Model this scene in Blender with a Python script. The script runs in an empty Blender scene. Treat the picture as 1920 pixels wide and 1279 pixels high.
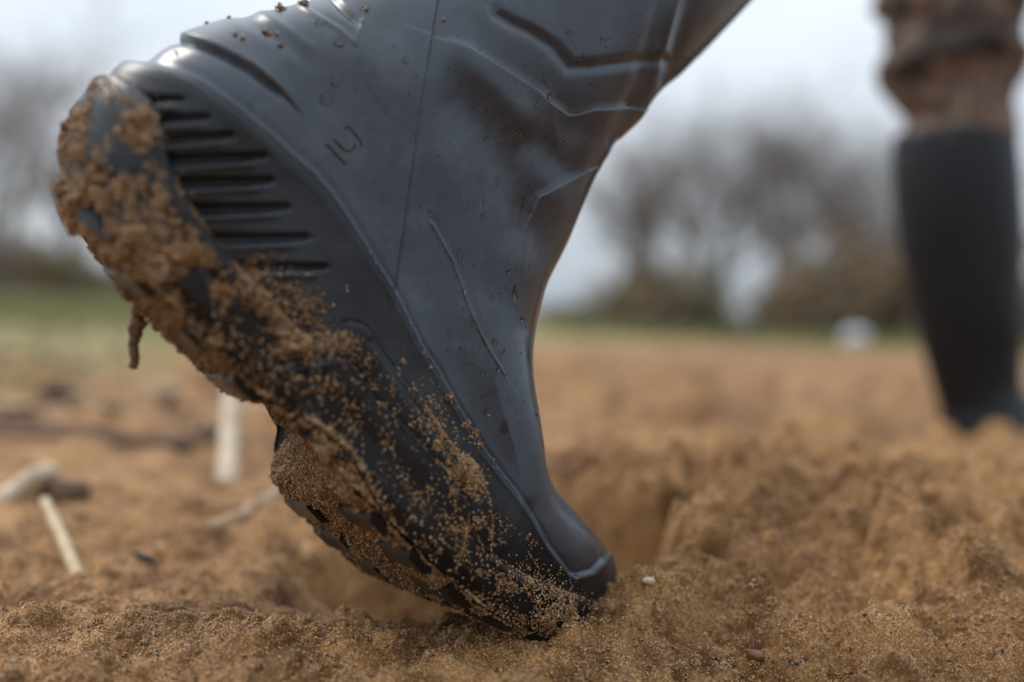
import bpy, math, random
import numpy as np
from mathutils import Matrix, Vector

random.seed(7)
RNG = np.random.default_rng(11)
SC = bpy.context.scene
COL = SC.collection

# ------------------------------------------------------------------ camera
CAM_H = 0.135
ROLL, PITCH = math.radians(2.4), math.radians(1.45)
FPX, CX, CY = 1867.0, 960.0, 639.5            # 35 mm lens on a 36 mm sensor, photograph 1920 px wide
_fw = np.array([0.0, math.cos(PITCH), -math.sin(PITCH)])
_r0 = np.array([1.0, 0.0, 0.0])
_u0 = np.cross(_r0, _fw)
_r = math.cos(ROLL) * _r0 + math.sin(ROLL) * _u0
_u = -math.sin(ROLL) * _r0 + math.cos(ROLL) * _u0
CAM_POS = np.array([0.0, 0.0, CAM_H])
cam_data = bpy.data.cameras.new("camera")
cam = bpy.data.objects.new("camera", cam_data)
COL.objects.link(cam)
M = Matrix.Identity(4)
for i in range(3):
    M[i][0], M[i][1], M[i][2], M[i][3] = _r[i], _u[i], -_fw[i], CAM_POS[i]
cam.matrix_world = M
cam_data.lens = 35.0
cam_data.sensor_width = 36.0
cam_data.clip_start = 0.02
cam_data.clip_end = 1000.0
cam_data.dof.use_dof = True
cam_data.dof.focus_distance = 0.385
cam_data.dof.aperture_fstop = 2.6
SC.camera = cam

# ------------------------------------------------------------------ sky, sun, exposure
world = bpy.data.worlds.new("World")
SC.world = world
world.use_nodes = True
wn, wl = world.node_tree.nodes, world.node_tree.links
wn.clear()
SUN_EL, SUN_AZ = math.radians(50), math.radians(-64)      # azimuth from +Y towards +X
w_out = wn.new("ShaderNodeOutputWorld")
w_bg = wn.new("ShaderNodeBackground")
w_sky = wn.new("ShaderNodeTexSky")
w_sky.sky_type = 'NISHITA'
w_sky.sun_disc = False
w_sky.sun_elevation = SUN_EL
w_sky.sun_rotation = SUN_AZ
w_sky.dust_density = 3.0
w_hsv = wn.new("ShaderNodeHueSaturation")
w_hsv.inputs["Saturation"].default_value = 0.30
w_mix = wn.new("ShaderNodeMix")
w_mix.data_type = 'RGBA'
w_mix.inputs[0].default_value = 0.72
w_tc = wn.new("ShaderNodeTexCoord")
w_map = wn.new("ShaderNodeMapping")
w_map.inputs["Scale"].default_value = (1.0, 1.0, 3.0)
w_noise = wn.new("ShaderNodeTexNoise")
w_noise.inputs["Scale"].default_value = 2.2
w_noise.inputs["Detail"].default_value = 4.0
w_ramp = wn.new("ShaderNodeValToRGB")
w_ramp.color_ramp.elements[0].position = 0.25
w_ramp.color_ramp.elements[0].color = (5.4, 6.3, 7.3, 1)
w_ramp.color_ramp.elements[1].position = 0.75
w_ramp.color_ramp.elements[1].color = (8.3, 8.9, 9.6, 1)
w_bg.inputs["Strength"].default_value = 0.098
wl.new(w_tc.outputs["Generated"], w_map.inputs["Vector"])
wl.new(w_map.outputs["Vector"], w_noise.inputs["Vector"])
wl.new(w_noise.outputs["Fac"], w_ramp.inputs["Fac"])
wl.new(w_sky.outputs["Color"], w_hsv.inputs["Color"])
wl.new(w_hsv.outputs["Color"], w_mix.inputs[6])
wl.new(w_ramp.outputs["Color"], w_mix.inputs[7])
w_sep = wn.new("ShaderNodeSeparateXYZ")
w_el = wn.new("ShaderNodeMapRange")
w_el.inputs["From Min"].default_value = 0.0
w_el.inputs["From Max"].default_value = 0.9
w_el.inputs["To Min"].default_value = 0.95
w_el.inputs["To Max"].default_value = 2.5
w_mul = wn.new("ShaderNodeMix")
w_mul.data_type = 'RGBA'
w_mul.blend_type = 'MULTIPLY'
w_mul.inputs[0].default_value = 1.0
wl.new(w_tc.outputs["Generated"], w_sep.inputs[0])
wl.new(w_sep.outputs["Z"], w_el.inputs["Value"])
wl.new(w_mix.outputs[2], w_mul.inputs[6])
wl.new(w_el.outputs[0], w_mul.inputs[7])
wl.new(w_mul.outputs[2], w_bg.inputs["Color"])
wl.new(w_bg.outputs["Background"], w_out.inputs["Surface"])

sun_data = bpy.data.lights.new("sun", 'SUN')
sun_data.energy = 1.5
sun_data.angle = math.radians(24)
sun_data.color = (1.0, 0.95, 0.88)
sun = bpy.data.objects.new("sun", sun_data)
COL.objects.link(sun)
_sd = Vector((math.sin(SUN_AZ) * math.cos(SUN_EL), math.cos(SUN_AZ) * math.cos(SUN_EL), math.sin(SUN_EL)))
sun.rotation_euler = (-_sd).to_track_quat('-Z', 'Y').to_euler()
sun.location = (-3, -3, 5)

SC.render.engine = 'CYCLES'
SC.view_settings.view_transform = 'Standard'
SC.view_settings.look = 'None'
SC.view_settings.exposure = 0.0
SC.view_settings.gamma = 1.0
SC.view_settings.use_curve_mapping = False
SC.cycles.use_denoising = True
SC.cycles.max_bounces = 8
SC.cycles.sample_clamp_indirect = 6.0

# ------------------------------------------------------------------ helpers: frames
def c2w(P):
    """camera frame (right, up, depth) in metres -> world"""
    P = np.asarray(P, float)
    return CAM_POS + P[..., 0:1] * _r + P[..., 1:2] * _u + P[..., 2:3] * _fw

def at(u, v, d):
    """the point of the place seen at photograph pixel (u, v) at depth d -> world"""
    return c2w(np.array([(u - CX) / FPX * d, -(v - CY) / FPX * d, d]))

def proj_c(P):
    return np.stack([CX + FPX * P[..., 0] / P[..., 2], CY - FPX * P[..., 1] / P[..., 2]], -1)

# ------------------------------------------------------------------ helpers: noise
def _h(ix, iy, iz, seed):
    n = (ix.astype(np.int64) * 374761393 + iy.astype(np.int64) * 668265263 + iz.astype(np.int64) * 2147483647 + seed * 1274126177) & 0xFFFFFFFF
    n = ((n ^ (n >> 13)) * 1274126177) & 0xFFFFFFFF
    n = ((n ^ (n >> 16)) * 2246822519) & 0xFFFFFFFF
    return ((n ^ (n >> 15)) & 0xFFFF) / 32767.5 - 1.0

def noise2(x, y, seed=0):
    # gradient noise
    ix, iy = np.floor(x), np.floor(y)
    fx, fy = x - ix, y - iy
    sx, sy = fx * fx * fx * (fx * (fx * 6 - 15) + 10), fy * fy * fy * (fy * (fy * 6 - 15) + 10)
    z = np.zeros_like(ix)
    def g(a, b):
        ang = _h(ix + a, iy + b, z, seed) * math.pi
        return np.cos(ang) * (fx - a) + np.sin(ang) * (fy - b)
    a = g(0, 0) * (1 - sx) + g(1, 0) * sx
    b = g(0, 1) * (1 - sx) + g(1, 1) * sx
    return (a * (1 - sy) + b * sy) * 1.4

def noise3(P, scale, seed=0):
    Q = P * scale
    i = np.floor(Q)
    f = Q - i
    s = f * f * (3 - 2 * f)
    ix, iy, iz = i[..., 0], i[..., 1], i[..., 2]
    r = 0
    for a in (0, 1):
        for b in (0, 1):
            for c in (0, 1):
                w = (s[..., 0] if a else 1 - s[..., 0]) * (s[..., 1] if b else 1 - s[..., 1]) * (s[..., 2] if c else 1 - s[..., 2])
                r = r + w * _h(ix + a, iy + b, iz + c, seed)
    return r

def sstep(a, b, x):
    t = np.clip((x - a) / (b - a), 0, 1)
    return t * t * (3 - 2 * t)

# ------------------------------------------------------------------ helpers: objects
def make_mesh(name, V, faces_quads=None, faces_tris=None, smooth=True):
    me = bpy.data.meshes.new(name)
    V = np.ascontiguousarray(V.reshape(-1, 3), np.float32)
    me.vertices.add(len(V))
    me.vertices.foreach_set("co", V.ravel())
    idx, starts, tot, pos = [], [], [], 0
    for F, k in ((faces_quads, 4), (faces_tris, 3)):
        if F is None or len(F) == 0:
            continue
        F = np.asarray(F, np.int32)
        idx.append(F.ravel())
        starts.append(pos + np.arange(len(F)) * k)
        tot.append(np.full(len(F), k))
        pos += F.size
    if idx:
        idx, starts, tot = np.concatenate(idx), np.concatenate(starts), np.concatenate(tot)
        me.loops.add(len(idx))
        me.loops.foreach_set("vertex_index", idx.astype(np.int32))
        me.polygons.add(len(starts))
        me.polygons.foreach_set("loop_start", starts.astype(np.int32))
        try:
            me.polygons.foreach_set("loop_total", tot.astype(np.int32))
        except Exception:
            pass
        me.polygons.foreach_set("use_smooth", np.full(len(starts), smooth))
    me.update(calc_edges=True)
    me.validate()
    return me

def grid_quads(n, m, wrap=False, mask=None):
    I = np.arange(n * m).reshape(n, m)
    if wrap:
        a, b, c, d = I[:-1], np.roll(I, -1, 1)[:-1], np.roll(I, -1, 1)[1:], I[1:]
    else:
        a, b, c, d = I[:-1, :-1], I[:-1, 1:], I[1:, 1:], I[1:, :-1]
    Q = np.stack([a, b, c, d], -1)
    return Q[mask] if mask is not None else Q.reshape(-1, 4)

def link(name, me, mat=None, parent=None, label=None, cat=None, group=None, kind=None, loc=None):
    o = bpy.data.objects.new(name, me)
    COL.objects.link(o)
    if mat is not None and me is not None and len(me.materials) == 0:
        me.materials.append(mat)
    if parent is not None:
        o.parent = parent
    if loc is not None:
        o.location = loc
    for k, v in (("label", label), ("category", cat), ("group", group), ("kind", kind)):
        if v:
            o[k] = v
    return o

def submesh(V, Q, attrs=None):
    """keep only the used vertices of a quad set"""
    used = np.unique(Q)
    remap = np.zeros(V.reshape(-1, 3).shape[0], np.int64)
    remap[used] = np.arange(len(used))
    return V.reshape(-1, 3)[used], remap[Q], used

class Soup:
    """collects verts and faces of several little shapes for one mesh"""
    def __init__(self):
        self.v, self.q, self.t, self.n = [], [], [], 0
    def add(self, V, Q=None, T=None):
        V = np.asarray(V, float).reshape(-1, 3)
        self.v.append(V)
        if Q is not None and len(Q):
            self.q.append(np.asarray(Q) + self.n)
        if T is not None and len(T):
            self.t.append(np.asarray(T) + self.n)
        self.n += len(V)
    def tube(self, pts, rad, sides=6, cap=True):
        pts = np.asarray(pts, float)
        rad = np.broadcast_to(np.asarray(rad, float), (len(pts),))
        d = np.gradient(pts, axis=0)
        d /= np.linalg.norm(d, axis=1, keepdims=True) + 1e-12
        ref = np.array([0.31, 0.17, 0.93]) if abs(d[0] @ np.array([0.31, 0.17, 0.93])) < 0.9 else np.array([1.0, 0, 0])
        a = np.cross(d, ref)
        a /= np.linalg.norm(a, axis=1, keepdims=True) + 1e-12
        b = np.cross(d, a)
        th = np.linspace(0, 2 * np.pi, sides, endpoint=False)
        V = pts[:, None] + rad[:, None, None] * (np.cos(th)[None, :, None] * a[:, None] + np.sin(th)[None, :, None] * b[:, None])
        Q = grid_quads(len(pts), sides, wrap=True)
        T = []
        V = V.reshape(-1, 3)
        if cap:
            V = np.concatenate([V, pts[:1], pts[-1:]])
            k = len(pts) * sides
            for i in range(sides):
                j = (i + 1) % sides
                T.append((k, j, i))
                T.append((k + 1, k - sides + i, k - sides + j))
        self.add(V, Q, T)
    def mesh(self, name, smooth=True):
        return make_mesh(name, np.concatenate(self.v), np.concatenate(self.q) if self.q else None, np.concatenate(self.t) if self.t else None, smooth)

def lump_mesh(name, seed, sx, sy, sz, rough=0.25, n=10, m=14, freq=1.6):
    """an irregular stone or clod, about 2*s across"""
    ph = np.linspace(0, np.pi, n)
    th = np.linspace(0, 2 * np.pi, m, endpoint=False)
    P = np.stack([np.sin(ph)[:, None] * np.cos(th)[None], np.sin(ph)[:, None] * np.sin(th)[None], np.cos(ph)[:, None] + 0 * th[None]], -1)
    P = P * (1 + rough * noise3(P + 7.3 * seed, freq, seed) + 0.5 * rough * noise3(P + 3.1 * seed, freq * 2.3, seed + 1))[..., None]
    return make_mesh(name, P * np.array([sx, sy, sz]), grid_quads(n, m, True))

# ------------------------------------------------------------------ helpers: materials
def new_mat(name):
    m = bpy.data.materials.new(name)
    m.use_nodes = True
    nt = m.node_tree
    return m, nt.nodes, nt.links, nt.nodes["Principled BSDF"]

def ramp(n, stops, interp='LINEAR'):
    r = n.new("ShaderNodeValToRGB")
    r.color_ramp.interpolation = interp
    el = r.color_ramp.elements
    while len(el) < len(stops):
        el.new(0.5)
    for e, (p, c) in zip(el, stops):
        e.position = p
        e.color = (*c, 1) if len(c) == 3 else c
    return r

def noise_node(n, l, scale, detail=4, rough=0.55, coord=None, typ="ShaderNodeTexNoise"):
    t = n.new(typ)
    t.inputs["Scale"].default_value = scale
    if "Detail" in t.inputs:
        t.inputs["Detail"].default_value = detail
    if "Roughness" in t.inputs:
        t.inputs["Roughness"].default_value = rough
    if coord is not None:
        l.new(coord, t.inputs["Vector"])
    return t

def mixrgb(n, l, fac, a, b, mode='MIX'):
    x = n.new("ShaderNodeMix")
    x.data_type = 'RGBA'
    x.blend_type = mode
    for s, v in ((0, fac), (6, a), (7, b)):
        if hasattr(v, "default_value") or hasattr(v, "links"):
            l.new(v, x.inputs[s])
        else:
            x.inputs[s].default_value = v if s == 0 else (*v, 1)
    return x.outputs[2]

def math_node(n, l, op, a, b=0.5, clamp=False):
    x = n.new("ShaderNodeMath")
    x.operation = op
    x.use_clamp = clamp
    for s, v in ((0, a), (1, b)):
        if hasattr(v, "links"):
            l.new(v, x.inputs[s])
        else:
            x.inputs[s].default_value = v
    return x.outputs[0]

def simple_mat(name, c1, c2, scale, rough=0.7, bump=0.0, bscale=None, spec=0.5):
    m, n, l, b = new_mat(name)
    tc = n.new("ShaderNodeTexCoord")
    t = noise_node(n, l, scale, 5, 0.6, tc.outputs["Object"])
    r = ramp(n, [(0.3, c1), (0.7, c2)])
    l.new(t.outputs["Fac"], r.inputs["Fac"])
    l.new(r.outputs["Color"], b.inputs["Base Color"])
    b.inputs["Roughness"].default_value = rough
    b.inputs["Specular IOR Level"].default_value = spec
    if bump:
        t2 = noise_node(n, l, bscale or scale * 4, 4, 0.6, tc.outputs["Object"])
        bm = n.new("ShaderNodeBump")
        bm.inputs["Strength"].default_value = 0.6
        bm.inputs["Distance"].default_value = bump
        l.new(t2.outputs["Fac"], bm.inputs["Height"])
        l.new(bm.outputs["Normal"], b.inputs["Normal"])
    return m

GRAIN_STOPS = [(0.0, (0.026, 0.014, 0.008)), (0.09, (0.14, 0.054, 0.015)), (0.30, (0.28, 0.132, 0.038)), (0.55, (0.42, 0.215, 0.073)),
               (0.78, (0.52, 0.30, 0.125)), (0.92, (0.68, 0.52, 0.34))]

def grain_material(name="sand_grain", tint=0.88):
    m, n, l, b = new_mat(name)
    oi = n.new("ShaderNodeObjectInfo")
    r = ramp(n, [(p, tuple(c * tint for c in col)) for p, col in GRAIN_STOPS])
    l.new(oi.outputs["Random"], r.inputs["Fac"])
    l.new(r.outputs["Color"], b.inputs["Base Color"])
    b.inputs["Roughness"].default_value = 0.38
    b.inputs["Specular IOR Level"].default_value = 0.5
    return m

def sand_base_nodes(n, l, coord, tint=1.0):
    """colour of packed damp sand; grain cells and damp blotches"""
    vo = n.new("ShaderNodeTexVoronoi")
    vo.inputs["Scale"].default_value = 1400
    l.new(coord, vo.inputs["Vector"])
    sep = n.new("ShaderNodeSeparateColor")
    l.new(vo.outputs["Color"], sep.inputs["Color"])
    rg = ramp(n, [(p, tuple(c * tint for c in col)) for p, col in GRAIN_STOPS])
    l.new(sep.outputs["Red"], rg.inputs["Fac"])
    big = noise_node(n, l, 14, 5, 0.6, coord)
    rb = ramp(n, [(p, tuple(q * tint for q in c)) for p, c in [(0.32, (0.21, 0.096, 0.027)), (0.52, (0.36, 0.176, 0.057)), (0.72, (0.51, 0.282, 0.110))]])
    l.new(big.outputs["Fac"], rb.inputs["Fac"])
    return rg.outputs["Color"], rb.outputs["Color"], vo

def sand_material(name, ground=False, tint=0.86):
    m, n, l, b = new_mat(name)
    geo = n.new("ShaderNodeNewGeometry")
    coord = geo.outputs["Position"]
    g, big, vo = sand_base_nodes(n, l, coord, tint)
    c = mixrgb(n, l, 0.5, big, g)
    if ground:
        sp = n.new("ShaderNodeSeparateXYZ")
        l.new(coord, sp.inputs[0])
        # small damp blotches that also paint in the shade of hollows; broader dark humus blotches and paler dry patches further out
        t5 = noise_node(n, l, 34.0, 5, 0.65, coord)
        r5 = ramp(n, [(0.40, (0.36, 0.28, 0.22)), (0.53, (1, 1, 1))])
        l.new(t5.outputs["Fac"], r5.inputs["Fac"])
        c = mixrgb(n, l, 0.8, c, mixrgb(n, l, 1.0, c, r5.outputs["Color"], 'MULTIPLY'))
        t3 = noise_node(n, l, 5.0, 6, 0.65, coord)
        r3 = ramp(n, [(0.40, (0.25, 0.17, 0.11)), (0.52, (1, 1, 1))])
        l.new(t3.outputs["Fac"], r3.inputs["Fac"])
        c = mixrgb(n, l, 0.5, c, mixrgb(n, l, 1.0, c, r3.outputs["Color"], 'MULTIPLY'))
        # grass and litter cover beyond the sand: from 2.4 m on the left, from 8 m on the right
        edge = n.new("ShaderNodeMapRange")
        edge.interpolation_type = 'SMOOTHSTEP'
        edge.inputs["From Min"].default_value = -1.2
        edge.inputs["From Max"].default_value = 1.6
        edge.inputs["To Min"].default_value = 1.5
        edge.inputs["To Max"].default_value = 7.5
        l.new(sp.outputs["X"], edge.inputs["Value"])
        wob = noise_node(n, l, 0.8, 5, 0.65, coord)
        yy = math_node(n, l, 'SUBTRACT', sp.outputs["Y"], edge.outputs[0])
        yy = math_node(n, l, 'ADD', yy, math_node(n, l, 'MULTIPLY', math_node(n, l, 'SUBTRACT', wob.outputs["Fac"], 0.5), 5.0))
        cov = n.new("ShaderNodeMapRange")
        cov.inputs["From Min"].default_value = -0.6
        cov.inputs["From Max"].default_value = 1.2
        l.new(yy, cov.inputs["Value"])
        t4 = noise_node(n, l, 1.7, 6, 0.7, coord)
        r4 = ramp(n, [(0.36, (0.30, 0.19, 0.09)), (0.50, (0.23, 0.18, 0.075)), (0.62, (0.115, 0.145, 0.036))])
        l.new(t4.outputs["Fac"], r4.inputs["Fac"])
        c = mixrgb(n, l, cov.outputs[0], c, r4.outputs["Color"])
    l.new(c, b.inputs["Base Color"])
    b.inputs["Roughness"].default_value = 0.75
    b.inputs["Specular IOR Level"].default_value = 0.25
    bt = noise_node(n, l, 900, 3, 0.7, coord)
    bm = n.new("ShaderNodeBump")
    bm.inputs["Strength"].default_value = 0.9
    bm.inputs["Distance"].default_value = 0.0006
    l.new(bt.outputs["Fac"], bm.inputs["Height"])
    l.new(bm.outputs["Normal"], b.inputs["Normal"])
    return m

def rubber_material(name, dark, light, rough=0.42, wet=False, dusty=0.0, spec=0.45):
    m, n, l, b = new_mat(name)
    geo = n.new("ShaderNodeNewGeometry")
    coord = geo.outputs["Position"]
    t = noise_node(n, l, 26, 6, 0.62, coord)
    r = ramp(n, [(0.40, dark), (0.62, light)])
    l.new(t.outputs["Fac"], r.inputs["Fac"])
    col = r.outputs["Color"]
    rt = noise_node(n, l, 34, 5, 0.6, coord)
    rr = n.new("ShaderNodeMapRange")
    rr.inputs["From Min"].default_value = 0.3
    rr.inputs["From Max"].default_value = 0.7
    rr.inputs["To Min"].default_value = rough - 0.08
    rr.inputs["To Max"].default_value = rough + 0.12
    l.new(rt.outputs["Fac"], rr.inputs["Value"])
    rough_out = rr.outputs[0]
    if dusty:
        d1 = noise_node(n, l, 55, 7, 0.7, coord)
        rd = ramp(n, [(0.50, (0, 0, 0)), (0.72, (1, 1, 1))])
        l.new(d1.outputs["Fac"], rd.inputs["Fac"])
        col = mixrgb(n, l, math_node(n, l, 'MULTIPLY', rd.outputs["Color"], dusty), col, (0.13, 0.145, 0.165))
        # fine pale specks of silt
        vo = n.new("ShaderNodeTexVoronoi")
        vo.inputs["Scale"].default_value = 420
        l.new(coord, vo.inputs["Vector"])
        rs = ramp(n, [(0.05, (1, 1, 1)), (0.10, (0, 0, 0))])
        l.new(vo.outputs["Distance"], rs.inputs["Fac"])
        col = mixrgb(n, l, math_node(n, l, 'MULTIPLY', rs.outputs["Color"], 0.35), col, (0.20, 0.19, 0.17))
    if wet:
        at_ = n.new("ShaderNodeAttribute")
        at_.attribute_name = "wet"
        col = mixrgb(n, l, at_.outputs["Fac"], col, mixrgb(n, l, 1.0, col, (0.42, 0.42, 0.43), 'MULTIPLY'))
        x = n.new("ShaderNodeMix")
        x.data_type = 'FLOAT'
        l.new(at_.outputs["Fac"], x.inputs[0])
        l.new(rough_out, x.inputs[2])
        x.inputs[3].default_value = 0.14
        rough_out = x.outputs[0]
    l.new(col, b.inputs["Base Color"])
    l.new(rough_out, b.inputs["Roughness"])
    b.inputs["Specular IOR Level"].default_value = spec
    bt = noise_node(n, l, 1100, 3, 0.6, coord)
    bt2 = noise_node(n, l, 90, 4, 0.6, coord)
    add = math_node(n, l, 'ADD', math_node(n, l, 'MULTIPLY', bt.outputs["Fac"], 0.10), math_node(n, l, 'MULTIPLY', bt2.outputs["Fac"], 0.5))
    bm = n.new("ShaderNodeBump")
    bm.inputs["Strength"].default_value = 0.35
    bm.inputs["Distance"].default_value = 0.0004
    l.new(add, bm.inputs["Height"])
    l.new(bm.outputs["Normal"], b.inputs["Normal"])
    return m

MAT_GRAIN = grain_material()
MAT_GRAIN_DAMP = grain_material("damp_sand_grain", 0.66)
MAT_SAND = sand_material("sand")
MAT_SAND_DAMP = sand_material("damp_sand", tint=0.52)
MAT_GROUND = sand_material("sandy_ground", ground=True)
MAT_UPPER = rubber_material("grey_rubber", (0.013, 0.019, 0.030), (0.022, 0.034, 0.053), 0.26, wet=True, dusty=0.26, spec=0.62)
MAT_COUNTER = rubber_material("grey_rubber_lower", (0.006, 0.007, 0.009), (0.015, 0.018, 0.023), 0.36, dusty=0.12, spec=0.34)  # darker base colour paints in wetness and the shade of the panel's tilt
MAT_SOLE = rubber_material("black_rubber", (0.003, 0.0034, 0.0045), (0.007, 0.008, 0.011), 0.33, spec=0.32)
MAT_MARK = simple_mat("moulded_mark", (0.008, 0.008, 0.009), (0.016, 0.016, 0.018), 300, 0.4)

m_, n_, l_, b_ = new_mat("water")
b_.inputs["Base Color"].default_value = (0.95, 0.97, 1, 1)
b_.inputs["Transmission Weight"].default_value = 1.0
b_.inputs["IOR"].default_value = 1.33
b_.inputs["Roughness"].default_value = 0.02
MAT_WATER = m_

# ------------------------------------------------------------------ grains as geometry-node points
def grain_modifier(o, mat, r0, r1, seed, subdiv=1):
    ng = bpy.data.node_groups.new("scatter_grains", 'GeometryNodeTree')
    ng.interface.new_socket("Geometry", in_out='INPUT', socket_type='NodeSocketGeometry')
    ng.interface.new_socket("Geometry", in_out='OUTPUT', socket_type='NodeSocketGeometry')
    N, L = ng.nodes, ng.links
    gi, go = N.new("NodeGroupInput"), N.new("NodeGroupOutput")
    ico = N.new("GeometryNodeMeshIcoSphere")
    ico.inputs["Radius"].default_value = 1.0
    ico.inputs["Subdivisions"].default_value = subdiv
    sm = N.new("GeometryNodeSetMaterial")
    sm.inputs["Material"].default_value = mat
    L.new(ico.outputs["Mesh"], sm.inputs["Geometry"])
    iop = N.new("GeometryNodeInstanceOnPoints")
    rot = N.new("FunctionNodeRandomValue")
    rot.data_type = 'FLOAT_VECTOR'
    rot.inputs[0].default_value = (0, 0, 0)
    rot.inputs[1].default_value = (6.28, 6.28, 6.28)
    rot.inputs["Seed"].default_value = seed
    sca = N.new("FunctionNodeRandomValue")
    sca.data_type = 'FLOAT_VECTOR'
    sca.inputs[0].default_value = (r0, r0, r0 * 0.8)
    sca.inputs[1].default_value = (r1, r1 * 0.9, r1 * 0.8)
    sca.inputs["Seed"].default_value = seed + 5
    L.new(gi.outputs[0], iop.inputs["Points"])
    L.new(sm.outputs[0], iop.inputs["Instance"])
    L.new(rot.outputs[0], iop.inputs["Rotation"])
    L.new(sca.outputs[0], iop.inputs["Scale"])
    L.new(iop.outputs[0], go.inputs[0])
    md = o.modifiers.new("grains", 'NODES')
    md.node_group = ng

def grain_cloud(name, P, mat, r0, r1, seed, parent=None, label=None, cat=None):
    me = make_mesh(name, P)
    o = link(name, me, mat, parent, label, cat, kind="stuff")
    grain_modifier(o, mat, r0, r1, seed)
    return o

# ------------------------------------------------------------------ the ground
def fbm(x, y, s, octs, seed, gain=0.5, billow=False):
    a, r = 1.0, 0.0
    for k in range(octs):
        v = noise2(x * s + 13.7 * k, y * s - 7.1 * k, seed + k)
        r = r + a * (np.abs(v) * 2 - 0.6 if billow else v)
        s *= 2.03
        a *= gain
    return r

def clods(x, y, cell, seed, share):
    """rounded lumps about a cell across, on a share of the cells; height in metres"""
    u, v = x / cell, y / cell
    iu, iv = np.floor(u), np.floor(v)
    z = np.zeros_like(iu)
    out = np.zeros_like(u)
    for a in (-1, 0, 1):
        for b in (-1, 0, 1):
            ca, cb = iu + a, iv + b
            r = 0.28 + 0.30 * (0.5 + 0.5 * _h(ca, cb, z + 3, seed))
            on = (0.5 + 0.5 * _h(ca, cb, z + 4, seed)) < share
            dx = u - (ca + 0.5 + 0.45 * _h(ca, cb, z + 1, seed))
            dy = v - (cb + 0.5 + 0.45 * _h(ca, cb, z + 2, seed))
            k = np.clip(1 - (dx * dx + dy * dy) / (r * r), 0, 1)
            out = np.maximum(out, np.where(on, r * np.sqrt(k), 0))
    return out * cell

def terrain(x, y):
    x, y = np.asarray(x, float), np.asarray(y, float)
    near = np.exp(-(np.hypot(x - 0.05, y - 0.45) / 0.9) ** 2)
    dy = y - 0.60
    # heap thrown up behind and to the right of the toe
    xe = 0.052 + 0.36 * (y - 0.45) + 0.006 * noise2(y * 30, x * 8, 12)
    side = np.maximum(sstep(xe, xe + 0.024, x), 0.80 * sstep(0.590, 0.625, y + 0.006 * noise2(x * 40, y * 40, 13)) * sstep(-0.07, 0.03, x))
    heap = side * np.where(dy < 0, sstep(0.34, 0.62, y), np.exp(-(dy / 0.30) ** 2)) * (1 - 0.45 * sstep(0.3, 0.8, x))
    h = 0.047 * heap
    h += -0.060 * (1 - sstep(xe - 0.012, xe + 0.008, x)) * sstep(-0.01, 0.03, x) * np.exp(-((y - 0.530) / 0.070) ** 6)
    h += 0.010 * np.exp(-((x + 0.10) / 0.11) ** 2 - ((y - 0.385) / 0.035) ** 2)
    h += -0.048 * sstep(-0.115, -0.075, x + 0.006 * noise2(x * 50, y * 50, 14)) * (1 - sstep(0.0, 0.04, x)) * sstep(0.425, 0.475, y) * (1 - sstep(0.535, 0.570, y + 0.008 * noise2(x * 45, y * 20, 17)))
    h += 0.016 * np.exp(-((x + 0.10) / 0.11) ** 2 - ((y - 0.61) / 0.05) ** 2)
    h += 0.012 * np.exp(-((x - 0.24) / 0.05) ** 2 - ((y - 0.45) / 0.04) ** 2)
    # sand banked up against the toe and the near side of the sole
    h += 0.013 * np.exp(-((x - 0.044) / 0.030) ** 2 - ((y - 0.420) / 0.018) ** 2)
    h += 0.008 * np.exp(-((x - 0.012) / 0.03) ** 2 - ((y - 0.395) / 0.016) ** 2)
    # far and middle undulation
    mid = sstep(0.75, 1.6, y) + sstep(0.5, 1.2, np.abs(x - 0.05)) * (1 - sstep(0.75, 1.6, y))
    h += mid * (0.020 * fbm(x, y, 0.9, 3, 31) + 0.024 * fbm(x * 0.5, y, 4.5, 4, 41, .58, True))
    far = sstep(4, 30, np.hypot(x, y))
    h += far * 0.25 * fbm(x, y, 0.06, 3, 51)
    h += -0.25 * sstep(2, 30, y) * sstep(-0.2, 0.5, x / np.maximum(y, 1)) * 0.6
    # clods: more disturbed on the right
    rough = 0.40 + 0.60 * sstep(-0.02, 0.12, x)
    k = near
    wx, wy = x + 0.006 * noise2(x * 60, y * 60, 7), y + 0.006 * noise2(x * 60, y * 60, 8)
    h += k * rough * (0.0100 * fbm(x, y, 16, 2, 61, 0.45) + 0.0070 * fbm(x, y, 30, 2, 71, 0.5, True))
    h += k * rough * (0.62 * clods(wx, wy, 0.034, 61, 0.5) + 0.85 * clods(wx, wy, 0.016, 62, 0.5) + 1.05 * clods(wx, wy, 0.0080, 63, 0.55))
    h += k * (0.45 + 0.55 * rough) * (0.55 * clods(x, y, 0.0036, 64, 0.45) + 0.0005 * fbm(x, y, 300, 2, 81, 0.6, True))
    h += (1 - near) * sstep(0.1, 0.5, np.hypot(x, y)) * (1 - sstep(3, 12, np.hypot(x, y))) * (0.024 * fbm(x, y, 9, 5, 91, 0.6, True) + 0.9 * clods(x, y, 0.06, 92, 0.4))
    return h

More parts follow.
